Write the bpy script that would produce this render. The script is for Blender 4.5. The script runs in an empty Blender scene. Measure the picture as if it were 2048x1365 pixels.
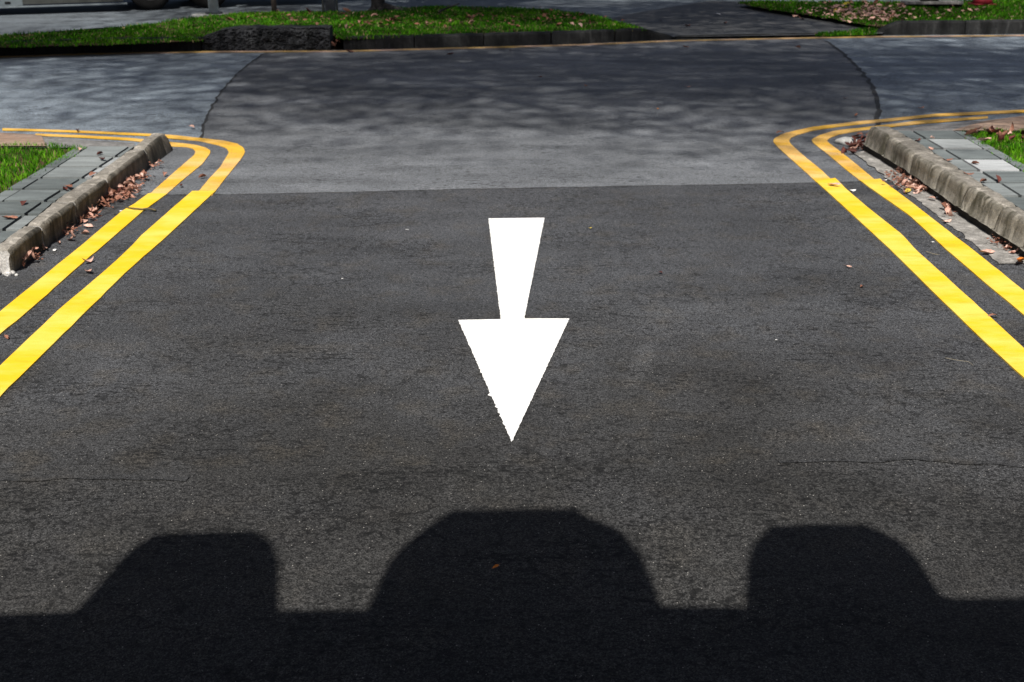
import bpy, bmesh, math, random
import numpy as np
from mathutils import Vector, Matrix, noise
random.seed(7); rng = np.random.default_rng(7)
SC = bpy.context.scene; COL = SC.collection
R = math.radians

# ------------------------------------------------------------------ camera, sky, sun, exposure
FPX, HZ, VPX = 2200.0, -192.0, 1040.0                 # focal length / horizon / vanishing point, photo pixels
PITCH = math.atan((682.5 - HZ) / FPX)
CAMH = 1.972 * math.cos(PITCH)
YAW = math.atan((VPX - 1024) * math.cos(PITCH) / FPX)
cam_d = bpy.data.cameras.new('camera'); cam = bpy.data.objects.new('camera', cam_d); COL.objects.link(cam)
cam.location = (0, 0, CAMH); cam.rotation_euler = (R(90) - PITCH, 0, YAW)
cam_d.sensor_width = 36; cam_d.lens = 36 * FPX / 2048; cam_d.clip_end = 600; cam_d.clip_start = 0.05
cam_d.dof.use_dof = True; cam_d.dof.focus_distance = 4.0; cam_d.dof.aperture_fstop = 5.6
SC.camera = cam
SUN_EL, SUN_AZ = R(58), R(11)                          # behind the camera, a little to its left
w = bpy.data.worlds.new('World'); SC.world = w; w.use_nodes = True
wn = w.node_tree.nodes; wl = w.node_tree.links
sky = wn.new('ShaderNodeTexSky'); sky.sky_type = 'NISHITA'; sky.sun_disc = False
sky.dust_density = 4.0; sky.air_density = .8; sky.sun_elevation = SUN_EL; sky.sun_rotation = R(180) + SUN_AZ
wl.new(sky.outputs[0], wn['Background'].inputs[0]); wn['Background'].inputs[1].default_value = 0.05
TOSUN = Vector((-math.sin(SUN_AZ) * math.cos(SUN_EL), -math.cos(SUN_AZ) * math.cos(SUN_EL), math.sin(SUN_EL)))
sd = bpy.data.lights.new('sun', 'SUN'); sun = bpy.data.objects.new('sun', sd); COL.objects.link(sun)
sd.energy = 4.8; sd.angle = R(0.5); sd.color = (1, 0.95, 0.88)
sun.rotation_euler = TOSUN.to_track_quat('Z', 'Y').to_euler(); sun.location = (0, -20, 30)
SC.view_settings.view_transform = 'Standard'; SC.view_settings.look = 'None'
SC.view_settings.exposure = 0.35; SC.view_settings.gamma = 1

ROT = cam.rotation_euler.to_matrix()
def P(x, y, z=0.0):
    "point of the place at height z seen at photo pixel x, y"
    d = ROT @ Vector(((x - 1024) / FPX, -(y - 682.5) / FPX, -1))
    t = (z - CAMH) / d.z
    return Vector((d.x * t, d.y * t, z))
def PL(pts, z=0.0): return [P(x, y, z) for x, y in pts]

# ------------------------------------------------------------------ materials
def mat(name, build, rough=0.8, spec=0.3):
    m = bpy.data.materials.new(name); m.use_nodes = True
    nt = m.node_tree; b = nt.nodes['Principled BSDF']
    b.inputs['Roughness'].default_value = rough; b.inputs['Specular IOR Level'].default_value = spec
    N = NT(nt, b); build(N); return m
class NT:
    def __init__(s, nt, b): s.nt, s.b = nt, b
    def n(s, t, **k):
        o = s.nt.nodes.new(t)
        for a, v in k.items(): setattr(o, a, v)
        return o
    def put(s, sock, v):
        if isinstance(v, (int, float)): sock.default_value = v
        elif isinstance(v, (tuple, list)): sock.default_value = tuple(v) + ((1,) if len(v) == 3 and sock.type == 'RGBA' else ())
        else: s.nt.links.new(v, sock)
    def co(s, sx=1, sy=1, sz=1):
        t = s.n('ShaderNodeTexCoord'); m = s.n('ShaderNodeMapping'); s.nt.links.new(t.outputs['Object'], m.inputs[0])
        m.inputs['Scale'].default_value = (sx, sy, sz); return m.outputs[0]
    def noise(s, sc, det=3, rough=.5, co=None, dist=0):
        o = s.n('ShaderNodeTexNoise'); s.put(o.inputs['Vector'], co or s.co())
        o.inputs['Scale'].default_value = sc; o.inputs['Detail'].default_value = det
        o.inputs['Roughness'].default_value = rough; o.inputs['Distortion'].default_value = dist; return o.outputs[0]
    def vor(s, sc, co=None, feat='F1'):
        o = s.n('ShaderNodeTexVoronoi', feature=feat); s.put(o.inputs['Vector'], co or s.co()); o.inputs['Scale'].default_value = sc
        return o
    def m(s, op, a, b=0.0, c=0.0):
        o = s.n('ShaderNodeMath', operation=op); s.put(o.inputs[0], a); s.put(o.inputs[1], b); s.put(o.inputs[2], c); return o.outputs[0]
    def mr(s, v, a, b, c, d):
        o = s.n('ShaderNodeMapRange'); s.put(o.inputs[0], v)
        for i, x in enumerate((a, b, c, d)): o.inputs[i + 1].default_value = x
        return o.outputs[0]
    def mix(s, f, a, b, mode='MIX'):
        o = s.n('ShaderNodeMix', data_type='RGBA', blend_type=mode)
        s.put(o.inputs[0], f); s.put(o.inputs[6], a); s.put(o.inputs[7], b); return o.outputs[2]
    def attr(s, name): 
        o = s.n('ShaderNodeAttribute'); o.attribute_name = name; return o.outputs['Fac']
    def ramp(s, f, stops):
        o = s.n('ShaderNodeValToRGB'); s.put(o.inputs[0], f); e = o.color_ramp.elements
        while len(e) < len(stops): e.new(.5)
        for i, (p, c) in enumerate(stops): e[i].position = p; e[i].color = tuple(c) + (1,)
        return o.outputs[0]
    def scale(s, col, f):
        o = s.n('ShaderNodeVectorMath', operation='SCALE'); s.put(o.inputs[0], col); s.put(o.inputs['Scale'], f); return o.outputs[0]
    def col(s, c): s.put(s.b.inputs['Base Color'], c)
    def bump(s, h, strength=.5, dist=.01):
        o = s.n('ShaderNodeBump'); s.put(o.inputs['Height'], h); o.inputs['Strength'].default_value = strength
        o.inputs['Distance'].default_value = dist; s.put(s.b.inputs['Normal'], o.outputs[0])

def asphalt(name, base, grain=170, contrast=1.0, pores=.60, rough=.72, spec=.35, streak=0.0, tint=.3, crack=0.0, scuff=None, near_falloff=None):
    def f(N):
        v = N.vor(grain); sep = N.n('ShaderNodeSeparateColor'); N.put(sep.inputs[0], v.outputs['Color'])
        cell = sep.outputs[0]; cell2 = sep.outputs[1]
        g = N.mr(cell, 0, 1, 1 - .62 * contrast, 1 + .62 * contrast)
        g = N.m('MULTIPLY', g, N.mr(v.outputs['Distance'], .25, .75, 1.0, .45))
        g = N.m('MULTIPLY', g, N.mr(N.noise(95, 4, .6), .3, .7, 1 - .35 * contrast, 1 + .35 * contrast))
        patchy = N.mr(N.noise(2.3, 4, .6, N.co(.6, 1.2, 1)), .35, .65, .035, -.035)
        hole = N.mr(N.m('ADD', N.noise(62, 5, .65, N.co(.8, 1.2, 1)), N.m('MULTIPLY', patchy, -1.0)), pores - .03, pores + .015, 1, .22)      # open pores between the chippings
        g = N.m('MULTIPLY', g, hole)
        pit = N.mr(N.m('ADD', N.noise(26, 3, .55, N.co(.55, 1.7, 1)), N.m('MULTIPLY', patchy, -1.6)), .60, .645, 1, .42)      # little tears in the surface
        g = N.m('MULTIPLY', g, pit)
        big = N.mr(N.noise(.55, 5, .55), .3, .7, .80, 1.22)
        mid = N.mr(N.noise(3.2, 5, .6, N.co(.55, 1.2, 1)), .3, .7, .86, 1.14)
        g = N.m('MULTIPLY', g, N.m('MULTIPLY', big, mid))
        if streak:
            g = N.m('MULTIPLY', g, N.mr(N.noise(1.1, 5, .6, N.co(.35, 1.5, 1), .6), .34, .66, 1 - streak, 1 + streak))
        if crack:
            e = N.vor(9, N.n('ShaderNodeVectorMath', operation='ADD').outputs[0], 'DISTANCE_TO_EDGE')
            va = e.inputs['Vector'].links[0].from_node; N.put(va.inputs[0], N.co())
            nz = N.n('ShaderNodeTexNoise'); nz.inputs['Scale'].default_value = 14; nz.inputs['Detail'].default_value = 5; N.put(nz.inputs['Vector'], N.co())
            sc_ = N.n('ShaderNodeVectorMath', operation='SCALE'); N.put(sc_.inputs[0], nz.outputs['Color']); sc_.inputs['Scale'].default_value = .12; N.put(va.inputs[1], sc_.outputs[0])
            ln = N.m('LESS_THAN', e.outputs['Distance'], N.mr(N.noise(20, 3, .6), .4, .65, .01, .07))
            msk = N.mr(N.noise(1.7, 4, .6, N.co(.7, 1.3, 1)), .50, .58, 0, 1)
            g = N.m('MULTIPLY', g, N.m('SUBTRACT', 1.0, N.m('MULTIPLY', N.m('MULTIPLY', ln, msk), .7 * crack)))
        if scuff is not None:
            sx = N.n('ShaderNodeSeparateXYZ'); N.put(sx.inputs[0], N.co())
            dx = N.m('DIVIDE', N.m('SUBTRACT', N.m('SUBTRACT', sx.outputs[0], scuff.x), N.m('MULTIPLY', N.m('SUBTRACT', sx.outputs[1], scuff.y), .27)), .05)
            dy = N.m('DIVIDE', N.m('SUBTRACT', sx.outputs[1], scuff.y), .30)
            rr_ = N.m('ADD', N.m('MULTIPLY', dx, dx), N.m('MULTIPLY', dy, dy)); rr_ = N.m('ADD', rr_, N.mr(N.noise(9, 4, .6), .3, .7, -.6, .6))
            g = N.m('MULTIPLY', g, N.mr(rr_, .3, 1.4, 1.42, 1.0))
        bcol = base
        if near_falloff:                                   # light falloff put into the colour: road darkens towards the viewer
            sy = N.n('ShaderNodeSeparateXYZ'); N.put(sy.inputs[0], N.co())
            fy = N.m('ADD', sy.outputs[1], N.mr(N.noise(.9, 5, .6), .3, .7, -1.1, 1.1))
            bcol = N.mix(N.mr(fy, 3.2, 5.6, 0, 1), near_falloff, base)
        c = N.scale(bcol, g)
        warm = N.scale((.095, .075, .045), g)
        c = N.mix(N.m('MULTIPLY', N.mr(N.noise(5, 4, .6), .5, .75, 0, 1), tint), c, warm)
        spk = N.m('GREATER_THAN', cell2, .996); spk = N.m('MULTIPLY', spk, N.m('LESS_THAN', v.outputs['Distance'], .45))
        c = N.mix(spk, c, (.32, .31, .29))
        N.col(c)
        h = N.m('ADD', N.m('MULTIPLY', N.m('SUBTRACT', 1.0, v.outputs['Distance']), .6), N.m('MULTIPLY', hole, .8))
        h = N.m('ADD', h, N.noise(90, 3, .6))
        N.bump(h, .55, .004)
    return mat(name, f, rough, spec)
M = {}
M['asph_side'] = asphalt('fresh_asphalt', (.077, .081, .089), 240, 1.15, .60, streak=.13, crack=.7, scuff=P(1282, 728), near_falloff=(.043, .0427, .042))
M['asph_near'] = asphalt('coarse_asphalt', (.077, .081, .089), 240, 1.4, .59, streak=.18, tint=.12, crack=1.0, near_falloff=(.040, .0397, .039))
M['asph_junc'] = asphalt('junction_asphalt', (.168, .180, .196), 200, .6, .66, streak=.24, tint=.08, crack=.3)
M['asph_main'] = asphalt('old_asphalt', (.245, .292, .340), 170, .7, .68, streak=.16, tint=.05, crack=.4)
M['asph_back'] = asphalt('back_asphalt', (.14, .165, .19), 120, .6, .7, streak=.22, tint=.1)
M['asph_drive'] = asphalt('driveway_asphalt', (.085, .088, .092), 120, .6, .7, streak=.3, tint=.2)

def paint(name, col, dirt, wear):
    def f(N):
        d = N.mr(N.noise(9, 6, .6), .45, .75, 0, dirt)
        c = N.mix(d, col, tuple(x * .5 for x in col))
        c = N.mix(N.m('MULTIPLY', N.mr(N.noise(2.6, 5, .6, N.co(.6, 1.6, 1)), .42, .62, 0, 1), .75), c, (min(.8, col[0] * 1.15), min(.7, col[1] * 1.22), col[2] * 4 + .07))
        c = N.mix(N.m('MULTIPLY', N.mr(N.noise(7, 4, .6, N.co(.5, 2, 1)), .56, .68, 0, 1), .5), c, (col[0], col[1] * .80, col[2]))
        if wear:
            h = N.mr(N.noise(80, 5, .7), .60 - wear, .68 - wear, 0, 1)
            c = N.mix(h, c, (.08, .075, .07))
        N.col(c); N.bump(N.noise(150, 3, .6), .25, .003)
    return mat(name, f, .55, .4)
M['yellow'] = paint('yellow_road_paint', (.80, .50, .014), .12, 0.0)
M['yellow_old'] = paint('aged_yellow_road_paint', (.74, .42, .035), .35, .02)
M['yellow_far'] = paint('faded_yellow_road_paint', (.46, .30, .07), .4, .05)
def f(N):
    c = N.mix(N.mr(N.noise(5, 5, .6), .55, .8, 0, .35), (.86, .86, .85), (.70, .66, .54))
    c = N.mix(N.mr(N.noise(110, 5, .75), .655, .70, 0, .9), c, (.12, .12, .12))
    N.col(c); N.bump(N.noise(120, 3, .6), .2, .003)
M['white'] = mat('white_road_paint', f, .5, .4)

def concrete(name, a, b, stain, s_amt=.8, vs=1):
    def f(N):
        c = N.mix(N.noise(7, 6, .6), a, b)
        c = N.mix(N.m('MULTIPLY', N.mr(N.noise(6, 6, .65, N.co(1, 1, .25 * vs), .8), .44, .62, 0, 1), s_amt), c, stain)
        c = N.mix(N.mr(N.noise(15, 4, .6, N.co(1, 1, .12 * vs), .3), .55, .63, 0, .6), c, tuple(min(.6, x * 1.55) for x in b))
        oi = N.n('ShaderNodeObjectInfo'); c = N.scale(c, N.mr(oi.outputs['Random'], 0, 1, .82, 1.16))
        c = N.scale(c, N.mr(N.noise(160, 4, .7), .3, .7, .62, 1.35)); c = N.scale(c, N.mr(N.noise(26, 5, .65), .35, .65, .75, 1.22)); N.col(c)
        N.bump(N.m('ADD', N.noise(70, 5, .65), N.m('MULTIPLY', N.noise(14, 3, .5), .8)), .6, .008)
    return mat(name, f, .85, .25)
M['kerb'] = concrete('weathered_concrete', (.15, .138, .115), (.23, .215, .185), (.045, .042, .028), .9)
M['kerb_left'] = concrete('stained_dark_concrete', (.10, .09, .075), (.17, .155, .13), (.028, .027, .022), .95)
M['kerb_top'] = concrete('pale_kerb_top', (.20, .187, .165), (.27, .25, .22), (.11, .10, .08), .6)  # tops are paler than the kerb faces
M['kerb_end'] = concrete('pale_broken_concrete', (.42, .41, .39), (.56, .55, .53), (.14, .13, .12), .4)
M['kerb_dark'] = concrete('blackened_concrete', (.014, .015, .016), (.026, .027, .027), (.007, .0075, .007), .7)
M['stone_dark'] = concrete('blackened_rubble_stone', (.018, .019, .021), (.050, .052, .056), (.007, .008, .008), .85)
M['bitumen'] = concrete('dark_bitumen', (.022, .02, .017), (.04, .036, .03), (.012, .011, .010), .5)
M['sealant'] = asphalt('seam_bitumen', (.048, .049, .051), 240, 1.0, .60)
M['gutter'] = concrete('gutter_mortar', (.20, .195, .185), (.29, .28, .265), (.12, .115, .105), .6, 4)
M['plinth'] = concrete('grey_plinth_concrete', (.16, .165, .165), (.24, .245, .24), (.08, .08, .075), .5)
def f(N):
    r = N.attr('rnd')
    c = N.ramp(r, [(0, (.075, .088, .088)), (.45, (.135, .155, .157)), (.8, (.205, .225, .226)), (.9, (.34, .36, .37)), (1, (.52, .54, .55))])
    c = N.scale(c, N.mr(N.noise(5, 6, .65, N.co(.5, 2.2, 1), .6), .3, .7, .68, 1.25))
    c = N.scale(c, N.mr(N.noise(120, 4, .6), .3, .7, .88, 1.12)); N.col(c)
    N.bump(N.noise(60, 4, .6), .3, .004)
M['slab'] = mat('paving_slab_concrete', f, .7, .35)
def f(N):
    c = N.ramp(N.noise(30, 6, .7), [(.3, (.035, .022, .012)), (.55, (.09, .06, .035)), (.75, (.15, .12, .07))])
    N.col(c); N.bump(N.noise(60, 5, .7), .8, .02)
M['soil'] = mat('dark_soil', f, .95, .1)
def f(N):
    br = N.n('ShaderNodeTexBrick'); N.put(br.inputs['Vector'], N.co()); br.inputs['Scale'].default_value = 1
    br.inputs['Brick Width'].default_value = .2; br.inputs['Row Height'].default_value = .1; br.inputs['Mortar Size'].default_value = .006
    br.inputs['Color1'].default_value = (.27, .18, .13, 1); br.inputs['Color2'].default_value = (.34, .25, .195, 1); br.inputs['Mortar'].default_value = (.2, .16, .13, 1)
    N.col(N.scale(br.outputs[0], N.mr(N.noise(12, 5, .6), .3, .7, .75, 1.2)))
M['paver'] = mat('tan_brick_pavers', f, .85, .2)
M['ramp'] = concrete('pale_ramp_concrete', (.17, .168, .165), (.24, .235, .23), (.11, .108, .10), .5, 4)
def grassmat(name, lo, mid, hi):
    def f(N):
        N.col(N.ramp(N.attr('rnd'), [(0, lo), (.5, mid), (.93, hi), (1, (.30, .24, .12))]))
        N.b.inputs['Transmission Weight'].default_value = 0
        pass
    return mat(name, f, .7, .12)
M['grass'] = grassmat('grass_blades', (.010, .060, .001), (.050, .190, .002), (.14, .34, .008))
M['grass_far'] = grassmat('median_grass_blades', (.010, .055, .001), (.028, .135, .001), (.085, .24, .005))
M['crown'] = grassmat('tree_leaves', (.02, .045, .012), (.045, .09, .02), (.08, .14, .03))
def leafmat(name, a, b):
    def f(N):
        oi = N.n('ShaderNodeObjectInfo')
        c = N.mix(oi.outputs['Random'], a, b)
        N.col(N.scale(c, N.mr(N.noise(60, 4, .6), .3, .7, .7, 1.25)))
        N.bump(N.noise(90, 3, .6), .4, .004)
    return mat(name, f, .65, .3)
M['leaf_tan'] = leafmat('dry_tan_leaf', (.44, .23, .17), (.62, .42, .35))
M['leaf_brown'] = leafmat('dry_brown_leaf', (.17, .07, .045), (.32, .15, .10))
M['leaf_dark'] = leafmat('dark_maroon_leaf', (.055, .015, .012), (.13, .04, .03))
M['leaf_yellow'] = leafmat('yellow_leaf', (.55, .45, .05), (.50, .38, .08))
M['leaf_orange'] = leafmat('orange_leaf', (.62, .22, .03), (.55, .18, .03))
def plain(name, c, rough=.6, spec=.4, metal=0, var=.2, sc=8):
    def f(N):
        N.col(N.scale(c, N.mr(N.noise(sc, 5, .6), .3, .7, 1 - var, 1 + var))); N.b.inputs['Metallic'].default_value = metal
    return mat(name, f, rough, spec)
M['litter'] = plain('white_litter', (.8, .8, .79)); M['twig'] = plain('dry_twig', (.10, .08, .035))
M['straw'] = plain('pale_straw', (.24, .21, .15)); M['bark'] = plain('dark_bark', (.035, .034, .033), .95, .1, 0, .5, 20)
M['brownpost'] = plain('weathered_timber_post', (.17, .145, .125), .9, .1, 0, .4, 14)
M['whitepost'] = plain('pale_post_paint', (.50, .58, .60), .5); M['greymetal'] = plain('grey_galvanised_steel', (.30, .34, .35), .45, .5, .4)
M['darkmetal'] = plain('dark_painted_steel', (.030, .035, .042), .5); M['truck'] = plain('blue_grey_vehicle_paint', (.14, .165, .18), .4, .5)
M['truckdark'] = plain('dark_vehicle_panel', (.045, .048, .045), .5, .5); M['tyre'] = plain('tyre_rubber', (.012, .012, .012), .9, .1)
M['rim'] = plain('dusty_wheel_rim', (.10, .10, .10), .6); M['glass'] = plain('dark_window_glass', (.02, .025, .03), .1, .6)
M['red'] = plain('dark_red_plastic', (.20, .012, .02), .5); M['canopy'] = concrete('canopy_concrete', (.30, .29, .27), (.38, .37, .35), (.2, .19, .17), .5)
M['stonewhite'] = plain('pale_stone', (.42, .43, .42), .9, .2, 0, .3, 30)
M['box'] = plain('buff_vehicle_strip', (.46, .30, .24))

# ------------------------------------------------------------------ object helpers
def tag(o, label=None, cat=None, group=None, kind=None):
    if label: o['label'] = label
    if cat: o['category'] = cat
    if group: o['group'] = group
    if kind: o['kind'] = kind
    return o
def link(name, me, mats, parent=None):
    o = bpy.data.objects.new(name, me); COL.objects.link(o)
    if mats is not None and len(me.materials) == 0:
        for m in (mats if isinstance(mats, (list, tuple)) else [mats]): me.materials.append(m)
    if parent: o.parent = parent
    return o
def mesh(name, v, f, mats, parent=None, smooth=False, mi=None):
    me = bpy.data.meshes.new(name); me.from_pydata([tuple(p) for p in v], [], f)
    if mi: me.polygons.foreach_set('material_index', mi)
    if smooth: me.polygons.foreach_set('use_smooth', [True] * len(me.polygons))
    me.update()
    return link(name, me, mats, parent)
def struct(name, v, f, m): 
    o = mesh(name, v, f, m); o['kind'] = 'structure'; return o
def empty(name, loc, rz=0):
    o = bpy.data.objects.new(name, None); COL.objects.link(o); o.location = loc; o.rotation_euler = (0, 0, rz); o.empty_display_size = .2
    return o
def fill(name, pts, m, z=None, flag=True):
    "flat sheet with the given outline"
    bm = bmesh.new()
    vs = [bm.verts.new((p[0], p[1], p[2] if z is None else z)) for p in pts]
    es = [bm.edges.new((vs[i], vs[(i + 1) % len(vs)])) for i in range(len(vs))]
    bmesh.ops.triangle_fill(bm, edges=es, use_beauty=True)
    for fa in bm.faces:
        if fa.normal.z < 0: fa.normal_flip()
    me = bpy.data.meshes.new(name); bm.to_mesh(me); bm.free()
    o = link(name, me, m)
    if flag: o['kind'] = 'structure'
    return o
def rs(pts, n):
    pts = [Vector(p) for p in pts]; L = [0]
    for a, b in zip(pts, pts[1:]): L.append(L[-1] + (b - a).length)
    out = []
    for i in range(n):
        t = L[-1] * i / (n - 1); k = 0
        while k < len(L) - 2 and L[k + 1] < t: k += 1
        s = (t - L[k]) / max(1e-9, L[k + 1] - L[k]); out.append(pts[k].lerp(pts[k + 1], min(max(s, 0), 1)))
    return out
def extend(pts, a=0, b=0):
    pts = [Vector(p) for p in pts]
    if a: pts.insert(0, pts[0] + (pts[0] - pts[1]).normalized() * a)
    if b: pts.append(pts[-1] + (pts[-1] - pts[-2]).normalized() * b)
    return pts
def xat(line, y):
    "x of a world polyline (sorted by y) at world y"
    L = sorted(line, key=lambda p: p[1])
    for a, b in zip(L, L[1:]):
        if y <= b[1]: break
    t = (y - a[1]) / (b[1] - a[1]); return a[0] + (b[0] - a[0]) * t
class MB:
    def __init__(s): s.v, s.f = [], []
    def box(s, c, d, rz=0):
        cx, cy, cz = c; b = len(s.v); ca, sa = math.cos(rz), math.sin(rz)
        for sx in (-.5, .5):
            for sy in (-.5, .5):
                for sz in (-.5, .5):
                    x, y = sx * d[0], sy * d[1]; s.v.append((cx + x * ca - y * sa, cy + x * sa + y * ca, cz + sz * d[2]))
        for q in ((0, 1, 3, 2), (4, 6, 7, 5), (0, 4, 5, 1), (2, 3, 7, 6), (0, 2, 6, 4), (1, 5, 7, 3)): s.f.append([b + i for i in q])
        return s
    def tube(s, pts, rad, n=8):
        pts = [Vector(p) for p in pts]; b = len(s.v)
        if not isinstance(rad, (list, tuple)): rad = [rad] * len(pts)
        for i, p in enumerate(pts):
            t = (pts[min(i + 1, len(pts) - 1)] - pts[max(i - 1, 0)]).normalized()
            u = t.orthogonal().normalized() if i == 0 else (u - t * u.dot(t)).normalized()
            w_ = t.cross(u)
            for k in range(n):
                a = 2 * math.pi * k / n; s.v.append(tuple(p + (u * math.cos(a) + w_ * math.sin(a)) * rad[i]))
        for i in range(len(pts) - 1):
            for k in range(n):
                s.f.append([b + i * n + k, b + i * n + (k + 1) % n, b + (i + 1) * n + (k + 1) % n, b + (i + 1) * n + k])
        s.f.append([b + k for k in range(n)][::-1]); s.f.append([b + (len(pts) - 1) * n + k for k in range(n)])
        return s
    def make(s, name, m, parent=None, smooth=False, bev=0):
        o = mesh(name, s.v, s.f, m, parent, smooth)
        if bev:
            md = o.modifiers.new('bevel', 'BEVEL'); md.width = bev; md.segments = 2; md.limit_method = 'ANGLE'
        return o
def attr_face(me, vals):
    a = me.attributes.new('rnd', 'FLOAT', 'FACE'); a.data.foreach_set('value', np.asarray(vals, dtype=np.float32))

# ------------------------------------------------------------------ ground and roads
HL, HR = .14, .20                       # kerb heights, left and right
ZB = .03                                # road beyond the median
struct('ground', [(-250, -250, -.06), (250, -250, -.06), (250, 250, -.06), (-250, 250, -.06)], [(0, 1, 2, 3)], M['soil'])
far_base = extend(PL([(0, 112), (205, 105), (400, 102.5), (683, 102), (992, 93.5), (1163, 88), (1350, 80.5), (1587, 75.5), (1758, 72.5), (2048, 70)]), 14, 14)
fill('main_road', [(-30, 4, 0), (30, 4, 0)] + [p + Vector((0, .15, 0)) for p in far_base[::-1]], M['asph_main'], -.008)
jl = PL([(535, 104), (520, 112), (495, 130), (474, 148), (458, 165), (443, 183), (430, 203), (418, 225), (408, 248), (402, 275)])
jr = PL([(1752, 262), (1755, 240), (1757, 215), (1752, 190), (1742, 168), (1727, 148), (1708, 128), (1690, 110), (1672, 96), (1652, 82)])
def wob(pts, n, amp, seed=0):
    out = rs(pts, n)
    return [p + Vector((noise.noise((i * .7, seed, 0)) * amp, noise.noise((i * .7, seed, 5)) * amp, 0)) for i, p in enumerate(out)]
top_j = PL([(1652, 80), (1587, 75.5), (1350, 80.5), (1163, 88), (992, 93.5), (683, 102), (535, 103)])
fill('junction_road', wob(jl, 40, .035, 1) + PL([(250, 300), (100, 480), (0, 700), (2048, 700), (2048, 480), (1850, 330)]) + wob(jr, 40, .035, 2) + [p + Vector((0, .1, 0)) for p in top_j], M['asph_junc'], -.004)
seam = extend(PL([(180, 392), (256, 391), (430, 389.5), (500, 389), (700, 385), (880, 380), (1024, 377), (1300, 372), (1500, 369), (1640, 366), (1760, 362.5), (1830, 360)]), 8, 8)
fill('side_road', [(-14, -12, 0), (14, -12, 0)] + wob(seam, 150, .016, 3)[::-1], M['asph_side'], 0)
seam2 = extend(PL([(0, 962), (200, 958), (420, 962), (600, 948), (900, 930), (1100, 938), (1300, 935), (1600, 926), (1850, 922), (2048, 935)]), 6, 6)
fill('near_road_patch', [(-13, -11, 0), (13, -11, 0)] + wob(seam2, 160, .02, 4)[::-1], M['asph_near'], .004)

def seamline(name, pts, w_, z, seed):
    v = []; n = len(pts)
    for i, p in enumerate(pts):
        t = (pts[min(i + 1, n - 1)] - pts[max(i - 1, 0)]); t = Vector((-t.y, t.x, 0)).normalized()
        a_ = w_ * (.5 + .7 * noise.noise((i * .23, seed, 1))); b_ = w_ * (.5 + .7 * noise.noise((i * .31, seed, 9)))
        v += [(p.x + t.x * a_, p.y + t.y * a_, z), (p.x - t.x * b_, p.y - t.y * b_, z)]
    return struct(name, v, [(2 * i, 2 * i + 1, 2 * i + 3, 2 * i + 2) for i in range(n - 1)], M['sealant'])
seamline('road_joint', rs(wob(jl, 40, .035, 1), 120), .022, -.001, 1)
seamline('road_joint', rs(wob(jr, 40, .035, 2), 120), .045, -.001, 2)
seamline('road_joint', [p for p in rs(wob(seam, 150, .016, 3), 500) if abs(p.x) < 6], .014, .0012, 3)
seamline('road_joint', [p for p in rs(wob(seam2, 160, .02, 4), 500) if -4 < p.x < -1.1], .028, .0075, 6)
seamline('road_joint', [p for p in rs(wob(seam2, 160, .02, 4), 500) if .9 < p.x < 4], .02, .0075, 8)
# road beyond the median + driveway
back_front = [(-40, 16.0), P(0, 76, .0).xy, P(200, 60).xy, P(400, 50).xy, P(700, 45).xy, P(1150, 45).xy, P(1270, 66).xy, P(1350, 76).xy, P(1600, 72).xy, P(1760, 68).xy, P(1900, 30).xy, (40, 19)]
fill('back_road', [(p[0], p[1], 0) for p in back_front] + [(60, 60, 0), (-60, 60, 0)], M['asph_back'], ZB)
fill('driveway', [P(1290, 63, ZB), P(1345, 75, ZB), P(1587, 71.5, ZB), P(1765, 68, ZB), P(1790, 50, ZB), P(1700, 36, ZB), P(1600, 22, ZB), P(1480, 4, ZB), P(1420, 2, ZB), P(1250, 30, ZB), P(1200, 45, ZB)], M['asph_drive'], ZB + .004)

# ------------------------------------------------------------------ road paint
def stripbuild(name, sections, mats, z0=-.003, th=.010, jit=.004, z0b=-.0035, thb=.005):
    v, f, mi = [], [], []
    z0a, tha = z0, th
    for si, (Lp, Rp) in enumerate(sections):
        n = 90; z0, th = (z0a, tha) if si == 0 else (z0b, thb)
        e_ = 4.5 if si == 0 else 0
        L = rs(extend(PL(Lp), e_) if not isinstance(Lp[0], Vector) else Lp, n); Q = rs(extend(PL(Rp), e_) if not isinstance(Rp[0], Vector) else Rp, n)
        b = len(v)
        for i in range(n):
            d = (Q[i] - L[i]).normalized()
            a = L[i] + d * noise.noise((i * .9, si, 1)) * jit; c = Q[i] + d * noise.noise((i * .9, si, 7)) * jit
            v += [(a.x, a.y, z0), (a.x, a.y, z0 + th), (c.x, c.y, z0 + th), (c.x, c.y, z0)]
        for i in range(n - 1):
            k = b + 4 * i
            f += [(k, k + 1, k + 5, k + 4), (k + 1, k + 2, k + 6, k + 5), (k + 2, k + 3, k + 7, k + 6)]; mi += [si] * 3
        f += [(b, b + 3, b + 2, b + 1), (b + 4 * n - 4, b + 4 * n - 3, b + 4 * n - 2, b + 4 * n - 1)]; mi += [si] * 2
    me = bpy.data.meshes.new(name); me.from_pydata(v, [], f); me.polygons.foreach_set('material_index', mi); me.update()
    bm = bmesh.new(); bm.from_mesh(me); bmesh.ops.recalc_face_normals(bm, faces=bm.faces); bm.to_mesh(me); bm.free()
    return link(name, me, mats)
def near(pts): return [tuple(p) for p in pts]
YM = [M['yellow'], M['yellow_old']]
LO = [([(-330, 1050), (0, 735), (117, 623), (217, 538), (258, 500), (282, 474), (351, 413), (385, 384)],
       [(-270, 1060), (0, 796), (255, 544), (305, 500), (328, 480), (431, 384)]),
      ([(390, 392), (420, 356), (440, 335), (456, 309), (458, 304), (452, 296), (434, 290), (398, 282), (341, 277), (301, 272), (260, 270), (165, 265.5), (63, 262), (5, 261)],
       [(424, 392), (449, 359), (477, 325), (487, 311), (490, 304), (487, 296), (475, 288), (449, 282), (405, 277), (341, 270), (260, 266), (165, 262), (63, 258.5), (5, 257)])]
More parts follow.
